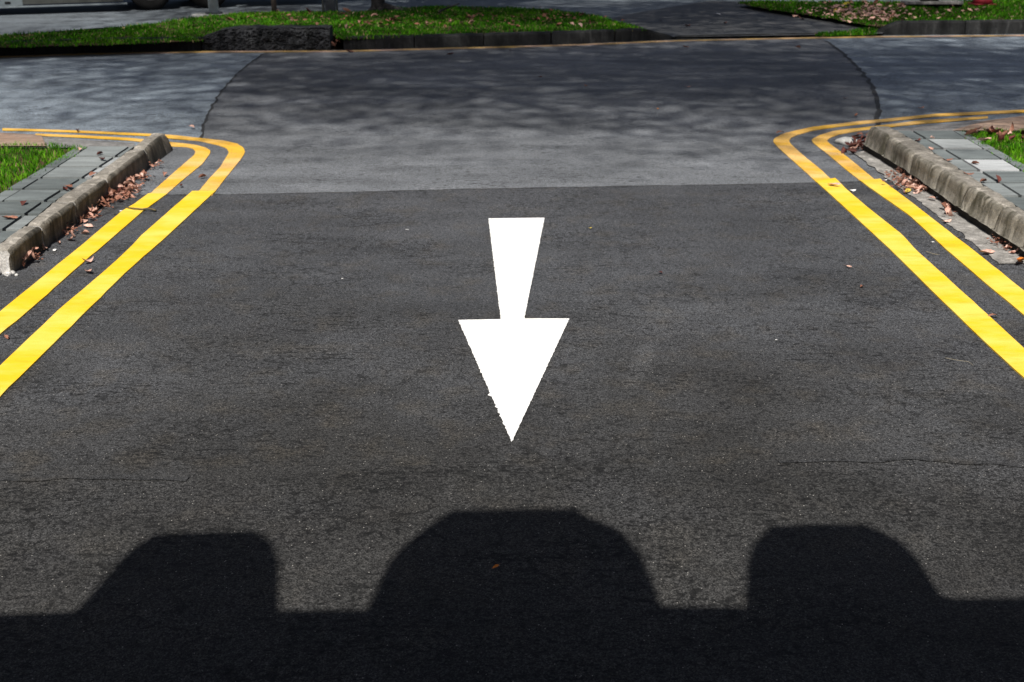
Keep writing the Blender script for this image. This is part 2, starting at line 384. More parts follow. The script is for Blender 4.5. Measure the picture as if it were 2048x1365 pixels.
LI = [([(-330, 900), (0, 626), (47, 588), (126, 523), (155, 500), (249, 420), (263, 414), (297, 389)],
       [(-300, 935), (0, 671), (59, 623), (164, 529), (199, 500), (285, 425), (335, 389)]),
      ([(292, 395), (354, 340), (389, 310), (391, 303), (385, 297), (372, 294), (346, 293), (300, 286), (260, 281), (165, 275.5), (89, 272), (71, 270)],
       [(326, 395), (361, 364), (405, 328), (421, 306), (420, 301), (411, 295.5), (390, 290), (346, 285), (300, 280), (260, 276.5), (165, 271), (89, 268.5), (71, 267.5)])]
RO = [([(2350, 1040), (2047, 758), (1976, 693), (1888, 608), (1779, 500), (1765, 487), (1691.5, 419), (1632, 364.6)],
       [(2350, 975), (2047, 699), (1976, 633), (1888, 553), (1829, 500), (1807, 474), (1734, 416), (1691, 379), (1674, 361), (1670, 358)]),
      ([(1636, 368), (1614, 347), (1581, 317.6), (1558, 297), (1547, 285), (1546, 281), (1551, 276), (1563, 269), (1589, 262), (1627, 254), (1678, 248), (1716, 243), (1760, 239.5), (1871, 228), (2047, 220), (2300, 212)],
       [(1669, 366), (1640, 338), (1614, 317.6), (1596, 302), (1581, 288), (1578, 281), (1582.5, 275.7), (1595, 270), (1627, 261), (1678, 253.5), (1716, 249), (1760, 244.6), (1871, 233), (2047, 225), (2300, 217)])]
RI = [([(2400, 930), (2047, 632), (1976, 573), (1891, 500), (1818, 432), (1739, 377), (1721, 363)],
       [(2400, 880), (2047, 583.5), (1943, 500), (1923, 485), (1818, 403), (1760, 359.5)]),
      ([(1728, 368), (1690, 338), (1652, 306), (1626, 286), (1623, 281), (1627, 277), (1640, 270.6), (1665, 263), (1690, 259), (1718, 256.7), (1771, 250), (1844, 241), (1976, 233)],
       [(1757, 366), (1716, 331.6), (1684, 306), (1656, 285), (1654, 281), (1660, 276), (1678, 269), (1718, 262), (1771, 255), (1844, 247.5), (1976, 236.5)])]
for nm, sec, lab in (('left outer', LO, 'yellow kerbside line left of the white arrow, the one farther from the kerb'),
                     ('left inner', LI, 'yellow kerbside line hugging the low left kerb and its row of dry leaves'),
                     ('right outer', RO, 'yellow kerbside line right of the white arrow, the one nearer the road middle'),
                     ('right inner', RI, 'yellow kerbside line beside the pale gutter strip and right kerb')):
    o = stripbuild('yellow_line', sec, YM)
    tag(o, lab, 'road marking', 'double yellow lines along both kerbs')
fl = extend(PL([(0, 114), (219, 107), (410, 104), (683, 103), (992, 95), (1163, 90), (1350, 82), (1587, 77), (1758, 74), (2048, 71.5)]), 10, 10)
o = stripbuild('yellow_line', [([p + Vector((0, -.07, 0)) for p in fl], [p + Vector((0, .09, 0)) for p in fl])], [M['yellow_far']], -.002, .003, .02)
tag(o, 'single faded yellow line running along the foot of the far kerbs', 'road marking')

# white arrow
def jag(a, b, n, amp, seed):
    a, b = Vector(a), Vector(b); d = (b - a); nn = Vector((-d.y, d.x, 0)).normalized(); out = []
    for i in range(n):
        t = i / n; out.append(a.lerp(b, t) + nn * amp * (noise.noise((t * d.length * 60, seed, 0)) + .7 * noise.noise((t * d.length * 130, seed, 3))))
    return out
A = PL([(977, 439.3), (1089, 438), (1048.5, 640), (1138.6, 640), (1023.6, 887), (916.6, 643), (1001.6, 641.5)])
outl = jag(A[0], A[1], 40, .003, 1) + jag(A[1], A[2], 120, .005, 2) + jag(A[2], A[3], 12, .003, 3) + jag(A[3], A[4], 150, .004, 4)
left = jag(A[4], A[5], 120, .006, 5)
sp = P(975, 793)
left = [p + (sp - p) * .9 if abs(p.y - sp.y) < .012 and (p - sp).length < .1 else p for p in left]
outl += left + jag(A[5], A[6], 12, .003, 6) + jag(A[6], A[0], 120, .006, 7)
bm = bmesh.new(); vs = [bm.verts.new((p.x, p.y, .004)) for p in outl]
es = [bm.edges.new((vs[i], vs[(i + 1) % len(vs)])) for i in range(len(vs))]
g = bmesh.ops.triangle_fill(bm, edges=es, use_beauty=True)
ex = bmesh.ops.extrude_face_region(bm, geom=list(bm.faces))
for e in ex['geom']:
    if isinstance(e, bmesh.types.BMVert): e.co.z += .003
bmesh.ops.recalc_face_normals(bm, faces=bm.faces)
me = bpy.data.meshes.new('road_arrow'); bm.to_mesh(me); bm.free()
tag(link('road_arrow', me, M['white']), 'big white painted arrow on dark asphalt pointing towards the viewer', 'road marking')

# ------------------------------------------------------------------ kerbs
def kerb_stone(T, B, F, h, parent, mats, seg=12, z0=-.02, inset=.0055, rough=.006, name='kerb_stone', bev=.022):
    "one stone; T, B, F: functions s->world xy of top front edge, top back edge and front foot, s in 0..1"
    v, f, mi = [], [], []; npf = 0
    for i in range(seg + 1):
        s = i / seg; t, b_, q = T(s), B(s), F(s)
        end = inset * 2.2 if i in (0, seg) else 0
        n = (Vector((t[0] - b_[0], t[1] - b_[1], 0))).normalized()
        prof = [(b_[0], b_[1], z0), (b_[0], b_[1], h - .008 - end), (b_[0] + n.x * .008, b_[1] + n.y * .008, h - end),
                ((b_[0] + t[0]) / 2, (b_[1] + t[1]) / 2, h - end), (t[0] - n.x * bev, t[1] - n.y * bev, h - end),
                (t[0] - n.x * (bev * .3 + end), t[1] - n.y * (bev * .3 + end), h - bev * .32 - end), (t[0] - n.x * end, t[1] - n.y * end, h - bev - end * .5),
                (t[0] * .65 + q[0] * .35 - n.x * end, t[1] * .65 + q[1] * .35 - n.y * end, h * .65), (t[0] * .3 + q[0] * .7 - n.x * end, t[1] * .3 + q[1] * .7 - n.y * end, h * .3),
                (q[0], q[1], z0)]
        npf = len(prof)
        for k, p in enumerate(prof):
            d = Vector((noise.noise((p[0] * 9, p[1] * 9, p[2] * 9)), noise.noise((p[0] * 9, p[1] * 9, p[2] * 9 + 20)), noise.noise((p[0] * 9, p[1] * 9 + 30, p[2] * 9)))) * rough
            d += Vector((noise.noise((p[0] * 31, p[1] * 31, p[2] * 31)), 0, noise.noise((p[0] * 31, p[1] * 31 + 9, p[2] * 31)))) * rough * .6
            v.append((p[0] + d.x, p[1] + d.y, p[2] + d.z))
    for i in range(seg):
        for k in range(npf - 1):
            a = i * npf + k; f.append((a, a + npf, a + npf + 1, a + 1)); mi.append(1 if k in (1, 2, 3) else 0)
    f.append(tuple(range(npf))); f.append(tuple(seg * npf + k for k in range(npf))[::-1]); mi += [0, 2 if len(mats) > 2 else 0]
    me = bpy.data.meshes.new(name); me.from_pydata(v, [], f); me.polygons.foreach_set('material_index', mi)
    bm = bmesh.new(); bm.from_mesh(me); bmesh.ops.recalc_face_normals(bm, faces=bm.faces); bm.to_mesh(me); bm.free()
    me.polygons.foreach_set('use_smooth', [True] * (len(me.polygons) - 2) + [False] * 2)
    return link(name, me, mats, parent)
def linef(p0, p1): return lambda s: (p0[0] + (p1[0] - p0[0]) * s, p0[1] + (p1[1] - p0[1]) * s)
def lineat(line):
    return lambda y: (xat(line, y), y)
# left kerb: y stations from far end to near end
LT = extend(PL([(331, 266), (300, 292), (218, 356), (154, 402), (85, 450), (22, 499)], HL), 0, 0)
LB = extend(PL([(303, 266), (260, 299), (178, 357), (114, 397), (63, 441), (0, 486)], HL), 0, 3)
LF = extend(PL([(347, 300), (308, 328), (250, 372), (195, 416), (110, 482), (22, 549)]), 0, 0)
LT = sorted(LT, key=lambda p: p.y); LB = sorted(LB, key=lambda p: p.y); LF = sorted(LF, key=lambda p: p.y)
def station_kerb(name, T, B, F, ys, h, label, group, mats, cat='kerb', **kw):
    root = empty(name, (xat(B, (ys[0] + ys[-1]) / 2), (ys[0] + ys[-1]) / 2, 0)); tag(root, label, cat, group)
    inv = -Vector(root.location)
    for a, b in zip(ys, ys[1:]):
        g_ = .0045
        fn = lambda L: (lambda s, L=L, a=a, b=b: (xat(L, (a - g_) + (b + g_ - a + g_) * s) + inv.x, (a - g_) + (b + g_ - a + g_) * s + inv.y))
        kerb_stone(fn(T), fn(B), fn(F), h, root, mats, **kw)
    return root
yl = [P(333, 264, HL).y, P(294, 296, HL).y, P(218, 356, HL).y, P(154, 402, HL).y, P(86, 449, HL).y, P(22, 499, HL).y]
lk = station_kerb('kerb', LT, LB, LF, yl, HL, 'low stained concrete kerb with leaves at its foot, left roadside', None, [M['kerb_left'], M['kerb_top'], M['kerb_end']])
# right kerb
RT = sorted(extend(PL([(1722, 249), (1776, 271), (1823, 306), (1877, 337), (1931, 370), (1998, 411), (2048, 441)], HR), 0, 7.2), key=lambda p: p.y)
RT = sorted(extend(PL([(1776 - 40, 250), (1776, 274), (1823, 306), (1877, 337), (1931, 370), (1998, 411), (2048, 441)], HR), 0, 7.2), key=lambda p: p.y)
RB = sorted(extend(PL([(1783, 255), (1809, 269), (1846, 290), (1912, 332), (1955.6, 361), (2017.5, 400), (2048, 420)], HR), .3, 7.2), key=lambda p: p.y)
ZC = .058
RF = sorted(extend(PL([(1722, 287), (1752.5, 304), (1814, 343), (1855, 371), (1916, 415), (1984.6, 460), (2048, 502)], ZC), .1, 7.2), key=lambda p: p.y)
yr = [P(1738, 251, HR).y] + [P(x, y, HR).y for x, y in ((1776, 272), (1823, 306), (1877, 337), (1931, 370), (1998, 411), (2055, 446))]
yr += [yr[-1] - .62 * k for k in range(1, 10)]
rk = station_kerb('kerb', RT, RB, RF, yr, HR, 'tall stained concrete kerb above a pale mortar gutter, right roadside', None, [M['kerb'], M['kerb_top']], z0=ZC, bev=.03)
# dark bedding course under the right kerb (recessed foot)
v, f = [], []
ys = np.linspace(yr[0] - .01, yr[-1], 110)
for y in ys:
    x0 = xat(RF, y) + .018 + .006 * noise.noise((y * 14, 3, 0)); x1 = xat(RB, y) + .0
    v += [(x0, y, -.01), (x0 + .003, y, ZC + .004), (x1, y, ZC + .004), (x1, y, -.01)]
for i in range(len(ys) - 1):
    k = 4 * i; f += [(k, k + 4, k + 5, k + 1), (k + 1, k + 5, k + 6, k + 2)]
f.append((0, 1, 2, 3))
v = [tuple(Vector(p) - rk.location) for p in v]
mesh('bedding_course', v, f, M['bitumen'], rk)
# mortar gutter
gi = rs(PL([(1740, 296), (1746.7, 299), (1811, 346), (1862, 381), (1916, 428.6), (1982, 472), (2060, 530)]), 80)
go = rs(PL([(1708, 309), (1713, 311), (1755.5, 343), (1805, 382), (1844.5, 408), (1879, 437), (1923.6, 469), (1963, 503), (2000, 531)]), 80)
go = [p + Vector((.022 * noise.noise((i * .33, 1, 2)) + .008 * noise.noise((i * 1.3, 1, 2)), .03 * noise.noise((i * .3, 7, 2)), 0)) for i, p in enumerate(go)]
gi = [p + Vector((.05, 0, 0)) for p in gi]
v = [(p.x, p.y, .011) for p in gi] + [(p.x, p.y, .005) for p in go]
f = [(i, 80 + i, 81 + i, i + 1) for i in range(79)]
o = struct('gutter_strip', v, f, M['gutter'])

# ------------------------------------------------------------------ pavements
def pavement(name, L0, L1, L2, rows, h, outer, whites, sgn, seed):
    "rows: world y of joints, far to near; L0 grass side joint, L1 dark joint, L2 kerb side"
    v, f, rn = [], [], []; rr = random.Random(seed)
    def slab(xa0, xa1, xb0, xb1, ya, yb, z, r):
        b = len(v); e = .004
        for (xx, yy) in ((xa0, ya), (xa1, ya), (xb1, yb), (xb0, yb)): v.append((xx, yy, z - .03))
        cx = (xa0 + xa1 + xb0 + xb1) / 4; cy = (ya + yb) / 2
        for (xx, yy) in ((xa0, ya), (xa1, ya), (xb1, yb), (xb0, yb)): v.append((xx + (cx - xx) * .015, yy + (cy - yy) * .015, z))
        f.extend([(b + 4, b + 5, b + 6, b + 7), (b, b + 1, b + 5, b + 4), (b + 1, b + 2, b + 6, b + 5), (b + 2, b + 3, b + 7, b + 6), (b + 3, b, b + 4, b + 7)])
        rn.extend([r] * 5)
    G = .020
    for i, (ya, yb) in enumerate(zip(rows, rows[1:])):
        ya_, yb_ = ya - G, yb + G
        for (La, Lb, w0, kind) in ((outer, L0, .004, 'edge'), (L0, L1, .018, 'main'), (L1, L2, .014, 'side')):
            xa0, xa1 = xat(La, ya_) + sgn * 0, xat(Lb, ya_); xb0, xb1 = xat(La, yb_), xat(Lb, yb_)
            s = 1 if xa1 > xa0 else -1
            ra = whites.get((i, kind), rr.uniform(.15, .75))
            slab(xa0 + s * w0 * .6, xa1 - s * w0 * .6, xb0 + s * w0 * .6, xb1 - s * w0 * .6, ya_, yb_, h - (.012 if kind != 'edge' else .014) + rr.uniform(-.002, .002), ra)
    me = bpy.data.meshes.new(name); me.from_pydata(v, [], f); attr_face(me, rn)
    bm = bmesh.new(); bm.from_mesh(me); bmesh.ops.recalc_face_normals(bm, faces=bm.faces); bm.to_mesh(me); bm.free()
    o = link(name, me, M['slab']); o['kind'] = 'structure'; return o
def up(line): return sorted(line, key=lambda p: p.y)
zl = HL - .012; zr = HR - .012
l1 = up(extend(PL([(255, 297), (228.5, 315), (162.5, 357), (96.5, 397.4), (12, 456)], zl), .3, 7))
l0 = up(extend(PL([(170, 297), (148.5, 311), (112, 334), (63.5, 366), (6, 400)], zl), .3, 7))
l2 = up([Vector((p.x - .004, p.y, p.z)) for p in extend(LB, 5, .5)])
le = up(extend(PL([(150, 296), (130, 308), (90, 332), (38, 364), (-22, 398)], zl), .3, 7))
rows = [P(240, y, zl).y for y in (292.5, 313.3, 333.8, 356, 379, 403, 430, 461)]
rows += [rows[-1] - .34 * (k + 1) for k in range(14)]
pavement('pavement', l0, l1, l2, rows, HL, le, {(0, 'main'): .72, (1, 'main'): .78, (2, 'main'): .66, (3, 'main'): .25, (4, 'main'): .45, (5, 'main'): .15, (6, 'main'): .3, (5, 'side'): .2, (6, 'side'): .76, (1, 'side'): .86, (2, 'side'): .86, (3, 'side'): .45}, 1, 5)
r1 = up(extend(PL([(1829, 265), (1863, 284), (1892, 301), (1926.5, 321.5), (1961, 342.6), (1984.6, 357), (2048, 396.7)], zr), .3, 8))
r0 = up(extend(PL([(1908, 262), (1963.5, 294), (2004, 317.5), (2044, 341)], zr), .3, 8))
r2 = up([Vector((p.x + .004, p.y, p.z)) for p in RB])
re = up(extend(PL([(1928, 262), (1983, 292), (2023, 315), (2064, 338)], zr), .3, 8))
rowr = [P(1900, y, zr).y for y in (261, 277.5, 297.5, 318.5, 341.5, 365.5, 393, 424)]
rowr += [rowr[-1] - .34 * (k + 1) for k in range(16)]
pavement('pavement', r0, r1, r2, rowr, HR, re, {(0, 'main'): .25, (1, 'main'): .84, (2, 'main'): .50, (3, 'main'): .93, (4, 'main'): .45, (5, 'main'): .6, (3, 'side'): .7, (2, 'side'): .5, (1, 'side'): .3, (0, 'side'): .3, (4, 'side'): .72, (5, 'side'): .76}, -1, 9)
# verge ground: soil below slabs and grass, ramps down to the main road
YFL, YFR = rows[0], rowr[0]
kl = [(xat(l2, y) + .02, y, zl - .03) for y in np.linspace(YFL, rows[-1], 12)]
fill('verge', [(-14, YFL, 0)] + kl + [(-14, rows[-1], 0)], M['soil'], zl - .025)
kr = [(xat(r2, y) - .02, y, 0) for y in np.linspace(YFR, rowr[-1], 12)]
fill('verge', [(14, YFR, 0)] + kr + [(14, rowr[-1], 0)], M['soil'], zr - .025)
def ramp(name, a, b, za, n, m):
    "sloping sheet between upper line a (z=za) and lower line b (z=0)"
    A_, B_ = rs(a, n), rs(b, n); v = [(p.x, p.y, za) for p in A_] + [(p.x, p.y, -.007) for p in B_]
    return struct(name, v, [(i, n + i, n + i + 1, i + 1) for i in range(n - 1)], m)
ul = [Vector((-14, YFL, 0)), P(0, 290, zl), P(110, 293, zl), Vector((xat(l2, YFL), YFL, 0))]
ul = [Vector((p.x, YFL, 0)) for p in ul]
ll = [Vector((-14, P(0, 264).y + .1, 0)), P(0, 264.5), P(71, 271), P(170, 278.5), P(268, 284)]
ramp('footway_ramp', ul[1:], ll[1:], zl - .012, 20, M['ramp'])
ramp('paver_verge', [Vector((-14, YFL, 0)), Vector((P(95, 291, zl).x, YFL, 0))], [Vector((-14, P(0, 262).y, 0)), P(-30, 262.5), P(82, 268)], zl + .0, 20, M['paver'])
ur = [Vector((xat(r2, YFR) - .01, YFR, 0)), Vector((P(1930, 262, zr).x, YFR, 0)), Vector((P(2048, 262, zr).x, YFR, 0))]
lr = [P(1800, 256), P(1850, 250), P(1976, 238.5), P(2048, 234)]
ramp('footway_ramp', ur, lr, zr - .012, 20, M['ramp'])
ramp('paver_verge', [Vector((P(1905, 262, zr).x, YFR, 0)), Vector((14, YFR, 0))], [P(1972, 240), P(2048, 230), Vector((14, P(2200, 225).y, 0))], zr + .0, 20, M['paver'])

# ------------------------------------------------------------------ grass
def inpoly(px, py, poly):
    ins = np.zeros(len(px), bool); n = len(poly)
    for i in range(n):
        x1, y1 = poly[i][0], poly[i][1]; x2, y2 = poly[(i + 1) % n][0], poly[(i + 1) % n][1]
        c = ((y1 > py) != (y2 > py)) & (px < (x2 - x1) * (py - y1) / (y2 - y1 + 1e-12) + x1); ins ^= c
    return ins
def grass(name, poly, z, n, hh, wid, m, label, clump=.12, zf=None, edge=.03):
    P2 = np.array([(p[0], p[1]) for p in poly]); mn, mx = P2.min(0), P2.max(0)
    xs, ys = [], []; got = 0
    while got < n:
        x = rng.uniform(mn[0], mx[0], 40000); y = rng.uniform(mn[1], mx[1], 40000)
        k = inpoly(x + rng.normal(0, edge, 40000), y + rng.normal(0, edge, 40000), P2)
        xs.append(x[k]); ys.append(y[k]); got += int(k.sum())
    x = np.concatenate(xs)[:n]; y = np.concatenate(ys)[:n]
    cl = np.array([noise.noise((a / clump, b / clump, z)) for a, b in zip(x, y)])
    cl2 = np.array([noise.noise((a / clump / 4, b / clump / 4, z + 4)) for a, b in zip(x, y)])
    keep = rng.random(n) < np.clip(.85 + cl * 1.0, .25, 1); x, y, cl, cl2 = x[keep], y[keep], cl[keep], cl2[keep]; n = len(x)
    h = rng.uniform(hh[0], hh[1], n) * (1 + .7 * cl); a = rng.uniform(0, 2 * np.pi, n); b = rng.uniform(0, 2 * np.pi, n)
    lean = rng.uniform(.1, .9, n) * h; w_ = wid * rng.uniform(.6, 1.3, n)
    zz = np.full(n, z) if zf is None else zf(x, y)
    V = np.zeros((n, 5, 3))
    dx, dy = np.cos(a) * w_ / 2, np.sin(a) * w_ / 2; lx, ly = np.cos(b) * lean, np.sin(b) * lean
    V[:, 0] = np.stack([x - dx, y - dy, zz - .01], 1); V[:, 1] = np.stack([x + dx, y + dy, zz - .01], 1)
    V[:, 2] = np.stack([x + dx * .8 + lx * .35, y + dy * .8 + ly * .35, zz + h * .6], 1)
    V[:, 3] = np.stack([x - dx * .8 + lx * .35, y - dy * .8 + ly * .35, zz + h * .6], 1)
    V[:, 4] = np.stack([x + lx, y + ly, zz + h], 1)
    me = bpy.data.meshes.new(name); me.vertices.add(5 * n); me.vertices.foreach_set('co', V.reshape(-1))
    idx = np.arange(n) * 5
    F = np.concatenate([np.stack([idx, idx + 1, idx + 2, idx + 3], 1).reshape(-1), np.stack([idx + 3, idx + 2, idx + 4], 1).reshape(-1)])
    me.loops.add(7 * n); me.loops.foreach_set('vertex_index', F.astype(np.int32))
    me.polygons.add(2 * n)
    me.polygons.foreach_set('loop_start', np.concatenate([np.arange(n) * 4, 4 * n + np.arange(n) * 3]).astype(np.int32))
    me.polygons.foreach_set('loop_total', np.concatenate([np.full(n, 4), np.full(n, 3)]).astype(np.int32))
    me.update(calc_edges=True)
    r = np.clip(rng.uniform(.05, .85, n) + cl * .25 + cl2 * .45, 0, .92); r[rng.random(n) < .05] = 1
    attr_face(me, np.concatenate([r, r])); 
    o = link(name, me, m); tag(o, label, 'grass', None, 'stuff'); return o
gl = [P(178, 297, zl), P(147, 311, zl), P(105, 326, zl), P(76, 349, zl), P(35.5, 362, zl), P(0, 380, zl), P(-200, 470, zl), (-5.8, 5.5, 0), (-6.5, 8.2, 0), P(-60, 287, zl), P(0, 287, zl), P(152, 288.5, zl)]
grass('grass', gl, zl - .02, 46000, (.014, .042), .0055, M['grass'], 'bright green grass patch left of the paving slabs')
gr = [P(1926, 265, zr), P(1945, 279, zr), P(1982, 295, zr), P(2004, 309.7, zr), P(2023, 325.5, zr), P(2040, 338.7, zr), P(2100, 372, zr), P(2300, 480, zr), (6.5, 8.5, 0), P(2150, 257, zr), P(2048, 257, zr), P(1982, 259, zr)]
grass('grass', gr, zr - .02, 40000, (.014, .042), .0055, M['grass'], 'green grass patch with dead leaves right of the paving slabs')
# median island
HK = .165
isl_front = PL([(-400, 110), (0, 92), (205, 87), (400, 79), (420, 72), (655, 66), (686, 76), (992, 65), (1163, 61), (1282, 58), (1296, 58)], HK)
isl_back = PL([(1180, 30), (1100, 21), (1000, 17), (900, 14.5), (800, 17), (700, 26), (600, 25), (520, 26), (470, 30), (385, 36), (300, 50), (200, 60), (100, 67), (0, 72), (-400, 92)], .14)
island = isl_front + isl_back
fill('median_soil', [p + Vector((0, .02 if i < len(isl_front) else 0, 0)) for i, p in enumerate(island)], M['soil'], HK - .02)
# banked rim behind the median down to the back road
bk = isl_back[::1]; v, f = [], []
for p in [isl_front[-1]] + bk: v += [(p.x, p.y, HK - .02), (p.x + .0, p.y + .25, ZB - .01)]
f = [(2 * i, 2 * i + 1, 2 * i + 3, 2 * i + 2) for i in range(len(bk))]
struct('median_bank', v, f, M['soil'])
grass('grass', island, HK - .02, 60000, (.015, .045), .014, M['grass_far'], 'dark green median grass behind the far kerb, scattered with leaves', .3)
ri_front = PL([(1476, 5), (1540, 17), (1600, 25), (1660, 34), (1720, 45), (1760, 52), (1790, 46), (1894, 42), (2048, 38), (2400, 34)], .12)
ri_back = [P(2400, -20, .1), P(2048, -6, .1), P(1960, 1, .1), P(1800, 5.5, .1), P(1600, 4.5, .1), P(1500, 3, .1)]
fill('verge', ri_front + ri_back, M['soil'], .10)
grass('grass', ri_front + ri_back, .10, 42000, (.015, .06), .016, M['grass_far'], 'far right grass verge, sunlit and leaf covered beside the driveway', .3)
# grass weeds in the dropped kerb gap
wd = PL([(1630, 72), (1750, 69), (1762, 52), (1740, 56), (1700, 66), (1640, 68)], ZB)
grass('grass', wd, ZB, 1500, (.02, .06), .016, M['grass_far'], 'dark weedy tufts at the foot of the far driveway edge', .2)

# ------------------------------------------------------------------ far kerbs
def far_kerb(pts_top, pts_foot, h, label, mats, taper0=0, taper1=0, n=None, depth=.13, cuts=None):
    T = rs(PL(pts_top, h), 41); Fp = rs(PL(pts_foot, 0), 41)
    root = empty('kerb', ((T[0].x + T[-1].x) / 2, (T[0].y + T[-1].y) / 2, 0)); tag(root, label, 'kerb', 'far kerbs along the main road')
    cuts = cuts or [0, 10, 20, 30, 40]
    for a, b in zip(cuts, cuts[1:]):
        v, f = [], []
        for i in range(a, b + 1):
            e = .012 if i in (a, b) else 0
            s = i / 40; hh = h
            if taper0 and s < taper0: hh = .03 + (h - .03) * s / taper0
            if taper1 and s > 1 - taper1: hh = .03 + (h - .03) * (1 - s) / taper1
            foot = Fp[i]; top = Vector((Fp[i].x, Fp[i].y + .035, 0))
            w1 = noise.noise((i * .9, a, 0)) * .008
            for q in ((foot.x, foot.y + e, -.02), (top.x, top.y - .012 + e, hh - .025 + w1), (top.x, top.y + .01 + e, hh + w1 - e * .5), (top.x, top.y + depth, hh + w1 - e * .5), (top.x, top.y + depth + .01, -.02)):
                v.append((q[0] - root.location.x + (.008 if i == a else -.008 if i == b else 0), q[1] - root.location.y, q[2]))
        m_ = b - a
        for i in range(m_):
            for k in range(4): f.append((i * 5 + k, i * 5 + k + 1, i * 5 + k + 6, i * 5 + k + 5))
        f.append((0, 1, 2, 3, 4)); f.append(tuple(m_ * 5 + k for k in range(5))[::-1])
        me = bpy.data.meshes.new('kerb_stone'); me.from_pydata(v, [], f)
        bm = bmesh.new(); bm.from_mesh(me); bmesh.ops.recalc_face_normals(bm, faces=bm.faces); bm.to_mesh(me); bm.free()
        link('kerb_stone', me, mats, root)
    return root
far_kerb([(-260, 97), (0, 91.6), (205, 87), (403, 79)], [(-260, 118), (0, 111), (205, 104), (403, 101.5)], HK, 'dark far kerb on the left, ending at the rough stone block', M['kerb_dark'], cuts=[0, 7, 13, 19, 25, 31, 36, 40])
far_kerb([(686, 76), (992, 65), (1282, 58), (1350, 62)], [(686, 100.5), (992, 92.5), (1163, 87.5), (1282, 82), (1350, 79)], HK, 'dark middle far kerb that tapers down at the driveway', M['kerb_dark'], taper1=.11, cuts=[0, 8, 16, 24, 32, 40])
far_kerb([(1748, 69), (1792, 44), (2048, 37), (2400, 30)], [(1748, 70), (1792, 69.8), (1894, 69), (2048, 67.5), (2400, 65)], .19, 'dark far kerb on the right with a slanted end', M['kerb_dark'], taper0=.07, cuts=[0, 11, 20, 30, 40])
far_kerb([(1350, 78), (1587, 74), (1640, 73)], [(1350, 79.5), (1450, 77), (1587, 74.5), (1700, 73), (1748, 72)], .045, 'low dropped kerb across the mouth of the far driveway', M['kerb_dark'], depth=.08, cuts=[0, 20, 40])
# rough stone block
a, b = P(404, 102), P(660, 101); v, f = [], []; nx, nz = 150, 22
def blk_h(s): return .19 + .115 * min(1, s / .22) if s < .22 else .305
for i in range(nx + 1):
    s = i / nx; base = a.lerp(b, s); H_ = blk_h(s) + .02 * noise.noise((s * 11, 2, 0))
    for k in range(nz + 1):
        t = k / nz; bul = .035 * noise.noise((s * 22, t * 4, 0)) + .035 * noise.noise((s * 55, t * 14, 4)) + .02 * noise.noise((s * 120, t * 31, 9))
        v.append((base.x, base.y + .02 + .05 * t - bul - (.0 if t < .9 else -.03), H_ * t - .02))
    v.append((base.x, base.y + .34, H_ - .01)); v.append((base.x, base.y + .34, -.02))
r_ = nz + 3
for i in range(nx):
    for k in range(r_ - 1): f.append((i * r_ + k, i * r_ + k + 1, i * r_ + r_ + k + 1, i * r_ + r_ + k))
f.append(tuple(range(r_))); f.append(tuple(nx * r_ + k for k in range(r_))[::-1])
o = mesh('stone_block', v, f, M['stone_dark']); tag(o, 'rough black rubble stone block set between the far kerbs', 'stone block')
bm = bmesh.new(); bm.from_mesh(o.data); bmesh.ops.recalc_face_normals(bm, faces=bm.faces); bm.to_mesh(o.data); bm.free()

# ------------------------------------------------------------------ fallen leaves and litter
def leaf_mesh(seed, L, W, curl, fold):
    rr = random.Random(seed); v, f = [], []; n = 8; m_ = 4
    for i in range(n + 1):
        t = i / n; wd_ = W * math.sin(math.pi * min(1, t * 1.02)) ** .75 * (1 - .25 * t) * (1 + rr.uniform(-.12, .12)); x = (t - .5) * L
        for k in range(-m_ // 2, m_ // 2 + 1):
            s = k / (m_ / 2); y = s * wd_ / 2
            z = curl * (abs(t - .5) * 2) ** 2 * L + fold * abs(s) ** 1.3 * wd_ + rr.uniform(-.002, .002) + .12 * L * math.sin(t * 5 + seed) * s * .4
            v.append((x, y, z))
    for i in range(n):
        for k in range(m_): q = i * (m_ + 1) + k; f.append((q, q + m_ + 1, q + m_ + 2, q + 1))
    b = len(v); x0 = -L / 2                                  # stalk
    v += [(x0, .0012, v[2][2]), (x0, -.0012, v[2][2]), (x0 - L * .28, 0, v[2][2] + curl * L * .3 + .004)]; f.append((b, b + 1, b + 2))
    zm = min(p[2] for p in v); v = [(p[0], p[1], p[2] - zm + .001) for p in v]
    me = bpy.data.meshes.new('leaf'); me.from_pydata(v, [], f); me.polygons.foreach_set('use_smooth', [True] * len(f)); me.update(); return me
LM = {}
def leafdata(kind, i):
    if (kind, i) not in LM:
        q = [(.085, .036, .10, .35), (.07, .034, .22, .15), (.10, .040, .15, .5), (.06, .028, .05, .8), (.09, .030, .30, .25), (.075, .042, -.12, .1)][i]
        me = leaf_mesh(i * 7 + 3, *q); me.materials.append(M['leaf_' + kind]); LM[(kind, i)] = me
    return LM[(kind, i)]
NL = [0]
def leaf(p, kind, label, group=None, size=1.0, tilt=.25, dz=0, rz=None):
    o = bpy.data.objects.new('fallen_leaf', leafdata(kind, random.randrange(6))); COL.objects.link(o); NL[0] += 1
    o.location = Vector(p) + Vector((0, 0, dz)); o.rotation_euler = (random.gauss(0, tilt), random.gauss(0, tilt), random.uniform(0, 6.28) if rz is None else rz)
    o.scale = (size,) * 3; tag(o, label, 'leaf', group); return o
def pick(ws):
    return random.choices([k for k, _ in ws], [w_ for _, w_ in ws])[0]
def pile(cx, cy, n, rx, ry, kinds, label, group, size=(.42, 1.1), hh=.045, z=0.0, tilt=.5):
    for i in range(n):
        p = P(cx + random.gauss(0, rx), cy + random.gauss(0, ry), z)
        leaf((p.x, p.y, z + .006), pick(kinds), label, group, random.uniform(*size), tilt, random.random() ** 1.5 * hh)
tb = [('tan', 6), ('brown', 3), ('dark', 1)]
